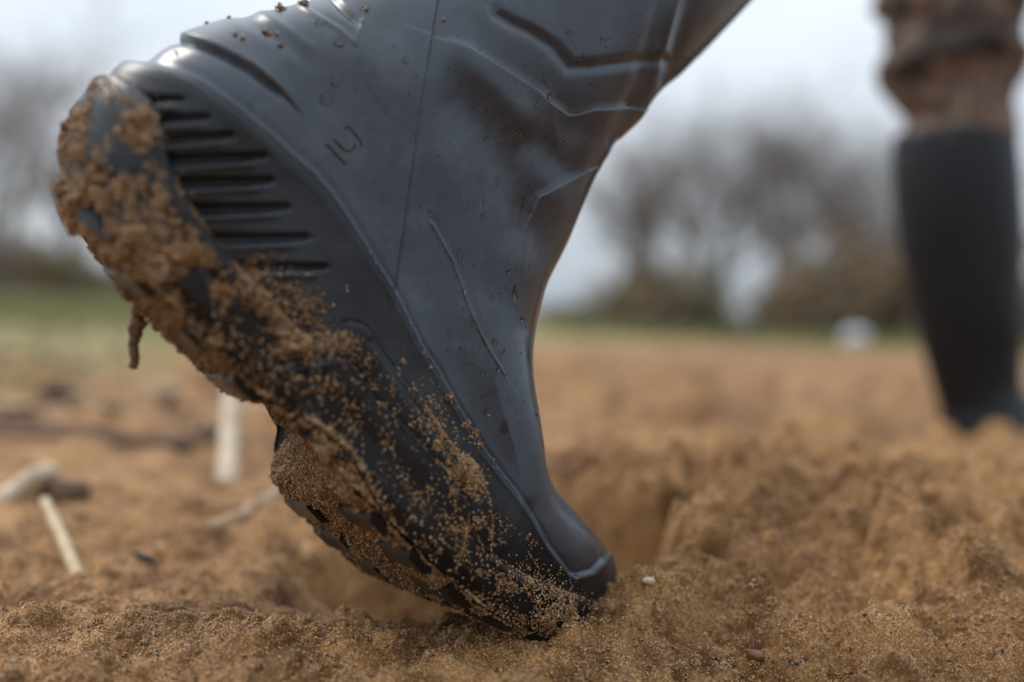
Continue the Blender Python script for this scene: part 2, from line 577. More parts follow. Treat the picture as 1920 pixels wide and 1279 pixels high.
GC = np.array([0.04, 0.45])
na = 1100
rings = list(np.arange(0.004, 0.30, 0.00105))
step = 0.0011
while rings[-1] < 260:
    step = min(step * 1.062, rings[-1] * 0.075)
    rings.append(rings[-1] + step)
rings = np.array(rings)
tha = np.linspace(0, 2 * np.pi, na, endpoint=False)
GX = GC[0] + rings[:, None] * np.cos(tha)[None]
GY = GC[1] + rings[:, None] * np.sin(tha)[None]
GZ = terrain(GX, GY)
V = np.stack([GX, GY, GZ], -1).reshape(-1, 3)
ctr = len(V)
V = np.concatenate([V, [[GC[0], GC[1], float(terrain(GC[0], GC[1]))]]])
T = np.stack([np.full(na, ctr), np.arange(na), np.roll(np.arange(na), -1)], -1)
ground = link("ground", make_mesh("ground", V, grid_quads(len(rings), na, True), T), MAT_GROUND, kind="structure",
              label="churned orange brown sand running back to grass")

# loose grains over the sand near the boot, single and gathered into crumbs
NG = 120000
d = RNG.uniform(0.30, 0.72, NG)
x = RNG.uniform(-0.62, 0.62, NG) * d
keep = RNG.random(NG) < np.clip(1.25 - np.abs(d - 0.41) * 3.0, 0.2, 1)
d, x = d[keep], x[keep]
gz = terrain(x, d)
P1 = np.stack([x, d, gz + RNG.uniform(-0.0001, 0.0004, len(x))], -1)
NCR = 15000
d = 0.32 + 0.36 * RNG.random(NCR) ** 1.3
x = RNG.uniform(-0.60, 0.60, NCR) * d
dn = noise2(x * 38, d * 38, 15) + 0.7 * noise2(x * 110, d * 110, 16)
keep = RNG.random(NCR) < np.clip(0.30 + 0.9 * dn + 0.35 * sstep(0.0, 0.1, x), 0.04, 1)
d, x = d[keep], x[keep]
rc = np.clip(0.00075 * np.exp(RNG.normal(0, 0.45, len(x))), 0.0004, 0.0022)
cc = np.stack([x, d, terrain(x, d) + 0.25 * rc], -1)
cnt = np.clip((rc / 0.0006) ** 2 * 9, 6, 110).astype(int)
idx = np.repeat(np.arange(len(x)), cnt)
g = RNG.normal(size=(len(idx), 3))
g /= np.linalg.norm(g, axis=1, keepdims=True)
g[:, 2] = np.abs(g[:, 2]) * 1.1 - 0.15
P2 = cc[idx] + g * (rc[idx] * (0.72 + 0.4 * RNG.random(len(idx))))[:, None]
P = np.concatenate([P1, P2])
grain_cloud("sand_grains", P, MAT_GRAIN, 0.00018, 0.00046, 3, label="loose damp sand grains covering the ground around the boot", cat="sand")
# ------------------------------------------------------------------ the boot in the foreground
BF = np.array([0.59205768, -0.71385163, 0.37401009])     # heel to toe, camera frame
BN = np.array([0.5978611, 0.70025816, 0.39012898])       # up out of the sole
BL = np.array([0.54039783, 0.00737278, -0.84137734])     # towards the outer side
BO = np.array([-0.15729734, 0.04691208, 0.32719742])     # under the back of the heel
BF /= np.linalg.norm(BF); BL /= np.linalg.norm(BL); BN = np.cross(BL, BF) * np.sign(np.cross(BL, BF) @ BN)

SEC = np.array([   # back (along, up), front (along, up), half width, 1 = foot plan .. 0 = oval   (cm)
    [0.1, 1.5, 29.4, 1.0, 4.6, 1], [-1.0, 3.4, 30.1, 2.4, 4.9, 1], [-1.1, 5.2, 28.8, 4.0, 4.7, 1],
    [-1.0, 7.2, 23.0, 6.2, 4.4, 0.95], [-0.6, 9.0, 18.4, 8.6, 4.2, 0.6], [0.3, 11.2, 16.0, 11.6, 4.4, 0.3],
    [0.9, 13.0, 15.1, 14.4, 4.5, 0.1], [1.4, 16.5, 14.0, 17.6, 4.9, 0.0], [1.7, 20.0, 13.6, 21.0, 5.2, 0],
    [2.0, 25.0, 13.8, 26.0, 5.6, 0], [2.2, 32.0, 13.9, 33.0, 6.0, 0], [2.6, 38.0, 14.2, 39.0, 6.2, 0]])

def catmull(x, xs, ys):
    m = np.stack([np.gradient(ys[:, i], xs) for i in range(ys.shape[1])], 1)
    i = np.clip(np.searchsorted(xs, x) - 1, 0, len(xs) - 2)
    h = (xs[i + 1] - xs[i])[:, None]
    t = ((x - xs[i]) / (xs[i + 1] - xs[i]))[:, None]
    return ys[i] * (1 + 2 * t) * (1 - t) ** 2 + m[i] * h * t * (1 - t) ** 2 + ys[i + 1] * t * t * (3 - 2 * t) + m[i + 1] * h * t * t * (t - 1)

def gfoot(t):
    tb = np.interp(t, [0, .12, .4, .66, .8, 1], [.76, .78, .77, 1, 1, .94])
    e0 = np.where(t < .13, np.sqrt(np.clip(1 - ((.13 - t) / .13) ** 2, 0, 1)), 1)
    e1 = np.where(t > .7, np.clip(1 - (np.clip(t - .7, 0, 1) / .3) ** 2.4, 0, 1) ** .5, 1)
    return tb * e0 * e1

def gell(t):
    return np.sqrt(np.clip(1 - (2 * t - 1) ** 2, 0, 1))

# the forefoot is flexed: the toe stays flat on the sand while the heel lifts
_g = np.linspace(-.03, .36, 2000)
_t = np.clip((_g - .175) / .065, 0, 1)
_ang = math.radians(24) * _t * _t * (3 - 2 * _t)
_cx = np.concatenate([[0], np.cumsum(np.cos((_ang[1:] + _ang[:-1]) / 2) * np.diff(_g))]) + _g[0]
_cy = np.concatenate([[0], np.cumsum(np.sin((_ang[1:] + _ang[:-1]) / 2) * np.diff(_g))]) + .008

def b2c(L):
    """boot frame (along, up, out) in metres, straight sole -> camera frame, toe flexed"""
    L = np.asarray(L, float)
    a_, d_ = np.interp(L[..., 0], _g, _ang), L[..., 1] - .008
    L = np.stack([np.interp(L[..., 0], _g, _cx) - np.sin(a_) * d_, np.interp(L[..., 0], _g, _cy) + np.cos(a_) * d_, L[..., 2]], -1)
    return BO + L[..., 0:1] * BF + L[..., 1:2] * BN + L[..., 2:3] * BL

def b2w(L):
    return c2w(b2c(np.asarray(L, float)))

def inward(p):
    return 0.013 * np.clip((p - .14) / .14, 0, 1.2) ** 2

def upper_local(vv, th):
    S = catmull(vv, np.arange(len(SEC), dtype=float), SEC)
    t = (1 - np.cos(th)) / 2
    sg = np.where(th < np.pi, 1.0, -1.0)
    m = np.clip(S[:, None, 5], 0, 1)
    g = m * gfoot(t)[None] + (1 - m) * gell(t)[None]
    pq = (S[:, None, 0:2] + (S[:, None, 2:4] - S[:, None, 0:2]) * t[None, :, None]) / 100
    s = sg[None] * S[:, None, 4] * g / 100 - inward(pq[..., 0])
    return np.concatenate([pq, s[..., None]], -1)

def gnormals(P, wrap=True):
    if wrap:
        dv = np.roll(P, -1, 1) - np.roll(P, 1, 1)
    else:
        dv = np.gradient(P, axis=1)
    du = np.gradient(P, axis=0)
    N = np.cross(du, dv)
    N /= np.linalg.norm(N, axis=-1, keepdims=True) + 1e-12
    c = P.mean(1, keepdims=True)
    flip = ((N * (P - c)).sum(-1).mean() < 0)
    return -N if flip else N

def polydist(uv, poly):
    """distance to a polyline, side (+ = right of its direction, y down) and position 0..1 along it"""
    poly = np.asarray(poly, float)
    L = np.concatenate([[0], np.cumsum(np.hypot(*np.diff(poly, axis=0).T))])
    best = np.full(uv.shape[:-1], 1e9)
    side = np.zeros_like(best)
    par = np.zeros_like(best)
    for i in range(len(poly) - 1):
        a, e = poly[i], poly[i + 1] - poly[i]
        le = np.hypot(*e)
        w = uv - a
        t = np.clip((w @ e) / le ** 2, 0, 1)
        dd = w - t[..., None] * e
        dist = np.hypot(dd[..., 0], dd[..., 1])
        k = dist < best
        best = np.where(k, dist, best)
        side = np.where(k, np.sign(e[0] * w[..., 1] - e[1] * w[..., 0]), side)
        par = np.where(k, (L[i] + t * le) / L[-1], par)
    return best, side, par

def inside(uv, poly):
    x, y = uv[..., 0], uv[..., 1]
    r = np.zeros(x.shape, bool)
    n = len(poly)
    for i in range(n):
        (x1, y1), (x2, y2) = poly[i], poly[(i + 1) % n]
        if y1 == y2:
            continue
        r ^= ((y1 > y) != (y2 > y)) & (x < (x2 - x1) * (y - y1) / (y2 - y1) + x1)
    return r

# the moulded lines of the boot's outer side, as seen from the camera position
RIDGE = [(225, 118), (284, 129), (328, 140), (371, 158), (415, 188), (459, 223), (503, 258), (546, 298), (581, 328), (612, 363), (643, 407), (678, 460), (704, 503),
         (735, 547), (764, 605), (785, 648), (818, 698), (846, 749), (875, 799), (904, 846), (933, 885), (962, 921), (994, 968), (1025, 1024), (1065, 1075), (1076, 1081),
         (1109, 1072), (1130, 1050)]
TOPL = [(225, 150), (255, 158), (287, 185), (314, 212), (323, 252), (323, 301), (332, 356), (373, 415), (405, 451), (436, 492), (468, 528), (495, 555)]
PLATE = [(620, 607), (656, 604), (685, 608), (699, 623), (721, 655), (746, 691), (785, 741), (828, 806), (864, 857), (897, 896), (917, 927), (919, 1002), (917, 1053), (934, 1079), (952, 1104), (985, 1150)]
PLATE2 = [(520, 690), (544, 684), (595, 677), (641, 671), (663, 684), (677, 705), (706, 749), (746, 785), (782, 821), (810, 853), (846, 889), (868, 929), (879, 944), (879, 984), (868, 1024), (850, 1080)]
SEAM = [(822, -10), (806, 90), (786, 210), (775, 300), (767, 350), (755, 440), (738, 548)]
FOLD = [(325, 74), (350, 77), (380, 86), (415, 100), (470, 128), (530, 177), (580, 232)]
RIBS = [((292, 192), (345, 194), 5), ((318, 226), (388, 224), 6), ((322, 262), (430, 256), 7), ((326, 300), (488, 294), 8), ((345, 342), (502, 339), 8),
        ((385, 393), (535, 388), 8), ((400, 449), (572, 444), 8), ((452, 500), (606, 500), 7)]

def gauss(d, s):
    return np.exp(-(d / s) ** 2)

def relief(uv, rubber_only=True):
    """height of the moulded relief in mm at a place on the outer side"""
    h = np.zeros(uv.shape[:-1])
    d, sd, t = polydist(uv, RIDGE)
    w = np.interp(t, [0, .3, .55, 1], [11, 10, 6.5, 5])
    sg = d * np.where(sd > 0, 1, -1)                       # + on the side of the sole
    amp = np.interp(t, [0, .45, .7, 1], [4.4, 3.2, 1.7, 1.2])
    w = np.interp(t, [0, .3, .55, 1], [15, 13, 7, 5])
    h += amp * sstep(-1.0, 1.0, sg / w) * np.exp(-np.clip(sg - 2 * w, 0, None) / 80)
    h -= 0.35 * gauss(sg + 1.3 * w, 0.7 * w)
    h += 0.25 * gauss(sg - 1.2 * w, 0.6 * w)
    # heel fold with its overhanging lip and the dip above it
    d, sd, t = polydist(uv, FOLD)
    fade = 1 - sstep(0.55, 1.0, t)
    up = sd < 0
    h += fade * np.where(up, 2.1 * sstep(-1, 7, d) * np.exp(-d / 55), -1.0 * gauss(d, 9))
    d, sd, t = polydist(uv, [(440, 20), (470, 40), (520, 72), (560, 100), (610, 140)])
    h -= 0.9 * gauss(d, 15) * (1 - sstep(.5, 1, t))
    h += 0.5 * gauss(d - 24, 8) * (sd < 0) * (1 - sstep(.4, 1, t))
    d, sd, t = polydist(uv, [(596, -30), (612, -12), (640, 15), (674, 45)])
    h -= 1.5 * gauss(d, 7) * (1 - .5 * sstep(.8, 1, t))
    d, sd, t = polydist(uv, [(560, 8), (590, 28), (640, 58), (666, 82), (680, 40)])
    h += 0.55 * gauss(d, 5)
    # overlap seam of the ankle panel
    d, sd, t = polydist(uv, SEAM)
    right = sd < 0
    h += np.where(right, -0.55 * sstep(-1.5, 3.0, d) * np.exp(-d / 60) - 0.5 * gauss(d - 3, 3.2), 0.35 * np.exp(-d / 12))
    # soft hollows and swellings of the flexed ankle
    d, sd, t = polydist(uv, [(850, 205), (905, 265), (950, 335), (975, 420)])
    h -= 1.9 * gauss(d, 52)
    d, sd, t = polydist(uv, [(865, 100), (935, 165), (985, 230)])
    h += 1.6 * gauss(d, 34)
    d, sd, t = polydist(uv, [(1010, 260), (1060, 300), (1080, 250)])
    h -= 2.0 * gauss(d, 40)
    # raised ankle guards: dark lower edges
    d, sd, t = polydist(uv, [(915, -40), (918, 5), (927, 25), (960, 45), (989, 58), (1036, 88), (1068, 127), (1099, 126), (1177, 117), (1240, 112)])
    h -= 1.1 * gauss(d, 11)
    h += np.where(sd < 0, 0.6 * sstep(4, 22, d) * np.exp(-d / 90), 0)
    # lit creases under them
    d, sd, t = polydist(uv, [(845, 78), (880, 91), (942, 128), (1014, 172), (1030, 190), (1068, 216), (1083, 217), (1115, 206), (1170, 204)])
    h += np.where(sd < 0, -0.8 * sstep(-5, 16, d) * np.exp(-d / 45), 0.25 * np.exp(-d / 20))
    d, sd, t = polydist(uv, [(1006, 392), (1014, 370), (1055, 348), (1105, 322)])
    h += np.where(sd < 0, -0.8 * sstep(-5, 14, d) * np.exp(-d / 40), 0.3 * np.exp(-d / 18)) * (1 - .6 * sstep(.7, 1, t))
    d, sd, t = polydist(uv, [(1275, -40), (1266, 0), (1240, 88), (1222, 162), (1200, 212), (1178, 260)])
    h += 1.5 * gauss(d, 12)
    h -= 0.9 * gauss(d - 26, 14)
    d, sd, t = polydist(uv, [(812, 420), (850, 488), (884, 585), (915, 650), (946, 700)])
    h += np.where(sd < 0, -0.3, 0.15) * np.exp(-d / 18)
    h += 0.35 * gauss(d, 3.5)
    d, sd, t = polydist(uv, [(975, 640), (990, 700), (996, 830), (990, 930)])
    h += 0.6 * gauss(d, 16)
    return h

def ribs_relief(uv):
    h = np.zeros(uv.shape[:-1])
    for (a, b, w) in RIBS:
        a2 = (a[0] - 26, a[1] - 1)
        d, sd, t = polydist(uv, [a2, b])
        ww = 1.2 * w * (1.0 - 0.55 * t)
        s = d * np.where(sd > 0, 1, -1)                     # + below the groove
        h -= (1 - 0.35 * t) * 3.0 * gauss(np.where(s < 0, s / 0.8, s / 1.5), ww)
        h += 0.7 * gauss(s - 18, 6) * (1 - sstep(.75, 1, t))
    return h

# dense grid: outer side fine, inner side coarse
NV, NN, NF = 640, 520, 110
arc = np.linspace(0, 1, 4001)
ta = (1 - np.cos(arc * np.pi)) / 2
ga = 0.55 * gfoot(ta) + 0.45 * gell(ta)
ds = np.hypot(np.diff(ta * 28), np.diff(ga * 4.8))
ss = np.concatenate([[0], np.cumsum(ds)])
th_near = np.interp(np.linspace(0, 1, NN), ss / ss[-1], arc * np.pi)
th_far = 2 * np.pi - np.interp(np.linspace(0, 1, NF + 2)[1:-1], ss / ss[-1], arc * np.pi)[::-1]
TH = np.concatenate([th_near, th_far])
vfine = np.linspace(0, 10.0, 4001)
Sx = upper_local(vfine, np.array([0.35 * np.pi, 0.7 * np.pi]))
dl = np.linalg.norm(np.diff(Sx, axis=0), axis=-1).max(1)
cs = np.concatenate([[0], np.cumsum(dl)])
VV = np.concatenate([np.interp(np.linspace(0, 1, NV), cs / cs[-1], vfine), [10.5, 11.0]])
UL = upper_local(VV, TH)
UP = b2c(UL)
UNm = gnormals(UP)
UV = proj_c(UP)
view = UP / np.linalg.norm(UP, axis=-1, keepdims=True)
facing = sstep(-0.45, -0.12, -(UNm * view).sum(-1))
H = relief(UV) * facing
dR, sR, tR = polydist(UV, RIDGE)
near_mask = (TH[None] < np.pi) & np.ones_like(H, bool)
panel = (sR > 0) & (UL[..., 1] < 0.09)
H += ribs_relief(UV) * facing * panel
# slow unevenness of used rubber
H += 0.35 * noise3(UP, 28, 3) + 0.10 * noise3(UP, 90, 5)
UPd = UP + UNm * (H * 1e-3)[..., None]
UW = c2w(UPd)

# wet marks: where water has run or sits
wet = np.zeros_like(H)
def blob(u, v, ru, rv, ang=0, soft=0.35):
    ca, sa = math.cos(ang), math.sin(ang)
    du, dv = UV[..., 0] - u, UV[..., 1] - v
    n_ = noise2(UV[..., 0] / 13.0, UV[..., 1] / 13.0, int(u)) * 0.5 + noise2(UV[..., 0] / 5.0, UV[..., 1] / 5.0, int(v)) * 0.3
    e = np.hypot((du * ca + dv * sa) / ru, (-du * sa + dv * ca) / rv) + n_
    return 1 - sstep(1 - soft, 1 + soft * 0.4, e)
for a in [(668, 128, 10, 22, 0.3), (700, 175, 7, 36, -0.6), (722, 205, 7, 12, -0.5), (690, 140, 24, 5, 0), (905, 336, 15, 17, 0), (938, 340, 5, 20, 0.2), (878, 606, 20, 9, 0.7),
          (868, 628, 14, 7, 0.9), (930, 730, 20, 8, -0.8), (842, 622, 8, 8, 0), (890, 690, 20, 10, 0.6), (945, 800, 10, 18, 0.2), (960, 560, 7, 30, -0.5), (985, 480, 5, 40, 0.2),
          (555, 415, 40, 14, 0.3), (1010, 160, 20, 12, 0.3), (620, 30, 14, 4, .5), (600, 45, 12, 3, .6), (690, 16, 8, 4, 0), (930, 690, 9, 40, .3), (905, 640, 9, 24, .4), (1000, 180, 16, 9, .4), (985, 400, 5, 30, .1)]:
    wet = np.maximum(wet, blob(*a))
sm_ = noise2(UV[..., 0] / 60.0, UV[..., 1] / 60.0, 77) + 0.6 * noise2(UV[..., 0] / 22.0, UV[..., 1] / 22.0, 78)
wet = np.maximum(wet, 0.22 * sstep(0.20, 0.6, sm_))
big = [(612, 186, 11, 11), (629, 152, 8, 10), (637, 80, 10, 8), (760, 114, 6, 6), (683, 15, 8, 5), (788, 208, 4, 4), (806, 402, 5, 5), (789, 386, 3, 4), (910, 405, 6, 6), (911, 378, 4, 5), (967, 553, 5, 17), (957, 510, 6, 5),
       (918, 258, 5, 5), (917, 205, 4, 4), (941, 270, 4, 4), (1009, 195, 5, 5), (1035, 182, 7, 7), (1068, 60, 5, 5), (1128, 75, 5, 5), (1066, 270, 4, 4), (770, 345, 3, 4), (862, 480, 3, 12), (868, 490, 3, 6), (925, 560, 4, 4), (913, 775, 5, 7),
       (867, 655, 5, 5), (842, 655, 4, 4), (905, 700, 4, 5), (928, 640, 5, 5), (890, 610, 8, 5), (790, 658, 6, 4), (798, 665, 4, 6), (825, 710, 5, 7), (980, 600, 4, 6), (935, 695, 5, 6), (600, 42, 14, 4), (870, 545, 3, 4), (950, 660, 4, 5)]
fine = []
for i in range(260):
    c = [(880, 640, 70, 90), (930, 420, 60, 120), (720, 130, 120, 110), (1000, 160, 90, 90), (860, 500, 60, 80), (930, 750, 30, 60)][RNG.integers(6)]
    fine.append((RNG.normal(c[0], c[2]), RNG.normal(c[1], c[3]), RNG.uniform(0.8, 2.4)))
for (u_, v_, a_, b_3) in big:
    e_ = np.hypot((UV[..., 0] - u_) / (1.25 * a_), (UV[..., 1] - v_) / (1.25 * b_3))
    wet = np.maximum(wet, 1 - sstep(0.85, 1.2, e_))
for (u_, v_, r_) in fine:
    wet = np.maximum(wet, 1 - sstep(1.2, 2.2, np.hypot(UV[..., 0] - u_, UV[..., 1] - v_) / r_))
wet *= facing

quads_all = grid_quads(len(VV), len(TH), True).reshape(len(VV) - 1, len(TH), 4)
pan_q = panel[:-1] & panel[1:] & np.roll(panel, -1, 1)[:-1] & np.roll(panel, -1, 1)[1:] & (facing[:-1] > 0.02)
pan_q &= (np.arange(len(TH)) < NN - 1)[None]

boot = bpy.data.objects.new("rubber_boot", None)
COL.objects.link(boot)
boot.location = tuple(b2w([0.27, 0.0, 0.0]))
boot["label"] = "dark grey rubber boot tilted on its toe, heel raised, sole caked with sand"
boot["category"] = "boot"
bpy.context.view_layer.update()
BINV = np.array(boot.location)

def boot_part(name, V, quads=None, tris=None, mat=None, label=None, parent=None, smooth=True, kind=None):
    me = make_mesh(name, np.asarray(V).reshape(-1, 3) - BINV, quads, tris, smooth)
    return link(name, me, mat, parent or boot, label, kind=kind)

def set_wet(o, w):
    a = o.data.attributes.new("wet", 'FLOAT', 'POINT')
    a.data.foreach_set("value", np.ascontiguousarray(w, np.float32))

dS_, sS_, tS_ = polydist(UV, [(828, -600)] + SEAM)
nearq = (np.arange(len(TH)) < NN - 1)[None] & (facing[:-1] > 0.02)
rest_q = ~pan_q
toe_q = rest_q & (UL[:-1, :, 0] > 0.262) & (UL[:-1, :, 1] < 0.07)
rest_q &= ~toe_q
rear_q = rest_q & nearq & (sS_[:-1] > 0) & (UV[:-1, :, 1] < 545) & (UL[:-1, :, 1] < 0.24)
rest_q &= ~rear_q
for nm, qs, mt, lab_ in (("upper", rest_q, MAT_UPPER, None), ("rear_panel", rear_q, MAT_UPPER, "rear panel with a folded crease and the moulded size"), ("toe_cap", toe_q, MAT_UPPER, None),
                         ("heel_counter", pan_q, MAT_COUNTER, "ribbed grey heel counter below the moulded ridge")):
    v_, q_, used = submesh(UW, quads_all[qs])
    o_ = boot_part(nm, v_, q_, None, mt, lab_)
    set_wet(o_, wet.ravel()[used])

# lining of the open shaft
Ls = upper_local(np.linspace(8.2, 11, 24), np.linspace(0, 2 * np.pi, 64, endpoint=False))
cen = Ls.mean(1, keepdims=True)
Li = cen + (Ls - cen) * 0.95
top = np.concatenate([Li, Ls[-1:] * 1.0], 0)
boot_part("lining", b2w(top), grid_quads(25, 64, True), None, simple_mat("cloth_lining", (0.03, 0.028, 0.025), (0.05, 0.045, 0.04), 200, 0.9))

def surf_at(u, v):
    """the point and outward normal of the boot's outer side at (u, v) -> world"""
    d2 = np.hypot(UV[..., 0] - u, UV[..., 1] - v) + (facing < 0.3) * 1e6
    i, j = np.unravel_index(np.argmin(d2), d2.shape)
    nn = UNm[i, j]
    nw = nn[0] * _r + nn[1] * _u + nn[2] * _fw
    return UW[i, j], nw, UL[i, j], UPd[i, j]

# ---- outsole: side band that laps up over the upper
def edge_pq(line):
    out = []
    for (u, v) in line:
        L = surf_at(u, v)[2]
        out.append((L[0], L[1]))
    return np.array(sorted(out))
e1, e2 = edge_pq(TOPL[1:]), edge_pq(PLATE[1:])
ps = np.linspace(-0.02, 0.32, 420)
qt = np.where(ps < e2[0, 0] - 0.003, np.interp(ps, e1[:, 0], e1[:, 1]), np.interp(ps, e2[:, 0], e2[:, 1]))
k_ = np.exp(-np.linspace(-2, 2, 9) ** 2); k_ /= k_.sum()
qt = np.convolve(np.pad(qt, 4, 'edge'), k_, 'valid')
qt = np.clip(qt, 0.018, 0.05)
def sole_h(p):
    arch = sstep(0.088, 0.100, p) * (1 - sstep(0.128, 0.140, p))
    return 0.006 * arch + 0.0025 + 0.012 * (1 - sstep(0.008, 0.030, p))

def fore_drop(p, f):
    """extra depth of the forefoot tread, thickest on the inner side"""
    return 0.0045 * sstep(0.130, 0.142, p) * (1 - sstep(0.17, 0.235, p)) * sstep(0.75, -0.35, f)

def worn(p, f):
    """the inner side of the heel is worn and the waist is cut away"""
    return sstep(0.4, -0.7, f) * (0.0085 * (1 - sstep(0.095, 0.125, p)) + 0.012 * sstep(0.086, 0.100, p) * (1 - sstep(0.124, 0.136, p)))
NQ, NS = 74, 760
th_s = np.concatenate([np.interp(np.linspace(0, 1, 560), ss / ss[-1], arc * np.pi), 2 * np.pi - np.interp(np.linspace(0, 1, 202)[1:-1], ss / ss[-1], arc * np.pi)[::-1]])
def plan(q, th):
    """outline of the foot at height q (m), for angles th -> local p, s"""
    qq = np.clip(q * 100, 1.5, 6.0)
    v = np.interp(qq, SEC[:4, 1], np.arange(4))
    S = catmull(v.ravel(), np.arange(len(SEC), dtype=float), SEC)
    t = (1 - np.cos(th)) / 2
    sg = np.where(th < np.pi, 1.0, -1.0)
    b = S[:, 0].reshape(q.shape); f_ = S[:, 2].reshape(q.shape); w = S[:, 4].reshape(q.shape)
    p = (b + (f_ - b) * t) / 100
    return p, sg * w * gfoot(t) / 100 - inward(p)
p0, s0 = plan(np.full(len(th_s), 0.03), th_s)
qtop = np.interp(p0, ps, qt)
NB = 7
rows = np.concatenate([[0.0, 0.006, 0.02], np.linspace(0.05, 1.0, NQ - 3 - NB)])
BEV = 0.0040
bt_ = np.linspace(0, np.pi / 2, NB + 1)[1:]
qbot = worn(p0, np.where(th_s < np.pi, 1.0, -1.0))
Q = np.concatenate([qbot[None] + rows[:, None] * (qtop - BEV - qbot)[None], (qtop - BEV)[None] + BEV * np.sin(bt_)[:, None]], 0)
rows = np.concatenate([rows, np.ones(NB)])
Pp, Sp = plan(Q, np.broadcast_to(th_s, Q.shape))
OL = np.stack([Pp + 1.0 * np.clip(0.017 - Q, 0, None) * (1 - sstep(0.0, 0.055, Pp)), Q, Sp], -1)
# lift the toe and undercut the heel a little
OLn = np.stack([np.roll(OL, -1, 1)[..., 2] - np.roll(OL, 1, 1)[..., 2], 0 * Q, -(np.roll(OL, -1, 1)[..., 0] - np.roll(OL, 1, 1)[..., 0])], -1)
OLn /= np.linalg.norm(OLn, axis=-1, keepdims=True) + 1e-12
if (OLn * (OL - OL.mean(1, keepdims=True))).sum() < 0:
    OLn = -OLn
PROUD = 0.0052
off = np.full(Q.shape, PROUD)
off[-NB:] = PROUD - (PROUD + 0.0012) * (1 - np.cos(bt_))[:, None]
off += -0.0030 * (1 - sstep(0, 0.006, Q)) + 0.0012 * sstep(0.0, 0.02, Q) * (1 - sstep(0.02, 0.03, Q))
OL = OL + OLn * off[..., None]
OC = b2c(OL)
ON = gnormals(OC)
OUV = proj_c(OC)
ofac = sstep(-0.2, 0.1, -(ON * OC / np.linalg.norm(OC, axis=-1, keepdims=True)).sum(-1))
d2_, s2_, t2_ = polydist(OUV, PLATE2)
pl2 = inside(OUV, PLATE2 + [(700, 1130), (480, 760)])
oh = np.where(pl2, 2.4 * sstep(-1, 8, d2_), -0.4 * gauss(d2_, 6)) + 0.5 * gauss(d2_ - 5, 4) * pl2
for a_, b_2 in (((250, 330), (430, 560)), ((195, 380), (380, 610)), ((700, 640), (900, 930))):
    d3, s3, t3 = polydist(OUV, [a_, b_2])
    oh -= 0.9 * gauss(d3, 7)
oh = oh * ofac + 0.3 * noise3(OC, 60, 9)
OC = OC + ON * (oh * 1e-3 * (np.arange(len(rows))[:, None] < len(rows) - 3))[..., None]
og = grid_quads(len(rows), len(th_s), True).reshape(len(rows) - 1, len(th_s), 4)
plate_q = pl2[:-1] & (ofac[:-1] > 0.05) & (np.arange(len(th_s)) < 558)[None]
block_q = (OL[:-1, :, 0] < 0.097) & ~plate_q
for nm, qs, lab_ in (("outsole", ~plate_q & ~block_q, "black outsole band lapping over the upper"), ("side_plate", plate_q, "raised moulded plate on the side of the sole"), ("heel_block", block_q, "thick black heel block")):
    v_, q_, _us = submesh(c2w(OC), og[qs])
    boot_part(nm, v_, q_, None, MAT_SOLE, lab_)

# ---- underside: heel pad, arched waist, forefoot
nb, mb = 150, 41
pb = np.linspace(0.0120, 0.2955, nb)
tb_ = np.linspace(0, np.pi, 2000)
pe, se = plan(np.zeros(2000), tb_)
wb = np.interp(pb, pe, se + inward(pe)) + 0.0003
fr = np.linspace(-1, 1, mb)
BL_ = np.stack([np.broadcast_to(pb[:, None], (nb, mb)), sole_h(pb)[:, None] * (1 - 0.2 * np.abs(fr[None]) ** 6), fr[None] * wb[:, None] - inward(pb)[:, None]], -1)
BL_[..., 1] += worn(pb[:, None], fr[None]) - fore_drop(pb[:, None], fr[None])
BL_[..., 1] = np.where(np.abs(fr[None]) > 0.985, 0.0004 + worn(pb[:, None], fr[None]), BL_[..., 1])
boot_part("sole_underside", b2w(BL_), grid_quads(nb, mb), None, MAT_SOLE)
# tread lugs, one mesh each
li = 0
for p_ in (0.030, 0.054, 0.078, 0.146, 0.166, 0.186, 0.206, 0.226, 0.246, 0.268):
    for sgn in (-1, 1):
        w_ = np.interp(p_ + 0.007, pb, wb)
        a0, a1 = 0.18 * w_, 0.99 * w_
        L = []
        for qq, ins in ((0.006, 0.0), (-0.0012 - 0.0012 * (p_ > 0.12), 0.0), (-0.0030 - 0.0012 * (p_ > 0.12), 0.0014)):
            for (pp, aa) in ((p_ + ins, a0 + ins), (p_ + 0.013 - ins, a0 + ins + 0.002), (p_ + 0.015 - ins, a1 - ins), (p_ + 0.003 + ins, a1 - ins)):
                L.append((pp, qq + float(sole_h(np.array(p_ + .007))) - 0.0025 + float(worn(np.array(p_ + .007), np.array(0.6 * sgn))) - float(fore_drop(np.array(p_ + .007), np.array(0.6 * sgn))), sgn * aa - float(inward(np.array(pp)))))
        Fq = [(0, 1, 5, 4), (1, 2, 6, 5), (2, 3, 7, 6), (3, 0, 4, 7), (4, 5, 9, 8), (5, 6, 10, 9), (6, 7, 11, 10), (7, 4, 8, 11), (8, 9, 10, 11)]
        if sgn > 0:
            Fq = [f[::-1] for f in Fq]
        boot_part("tread_lug", b2w(L), Fq, None, MAT_SOLE, smooth=False)

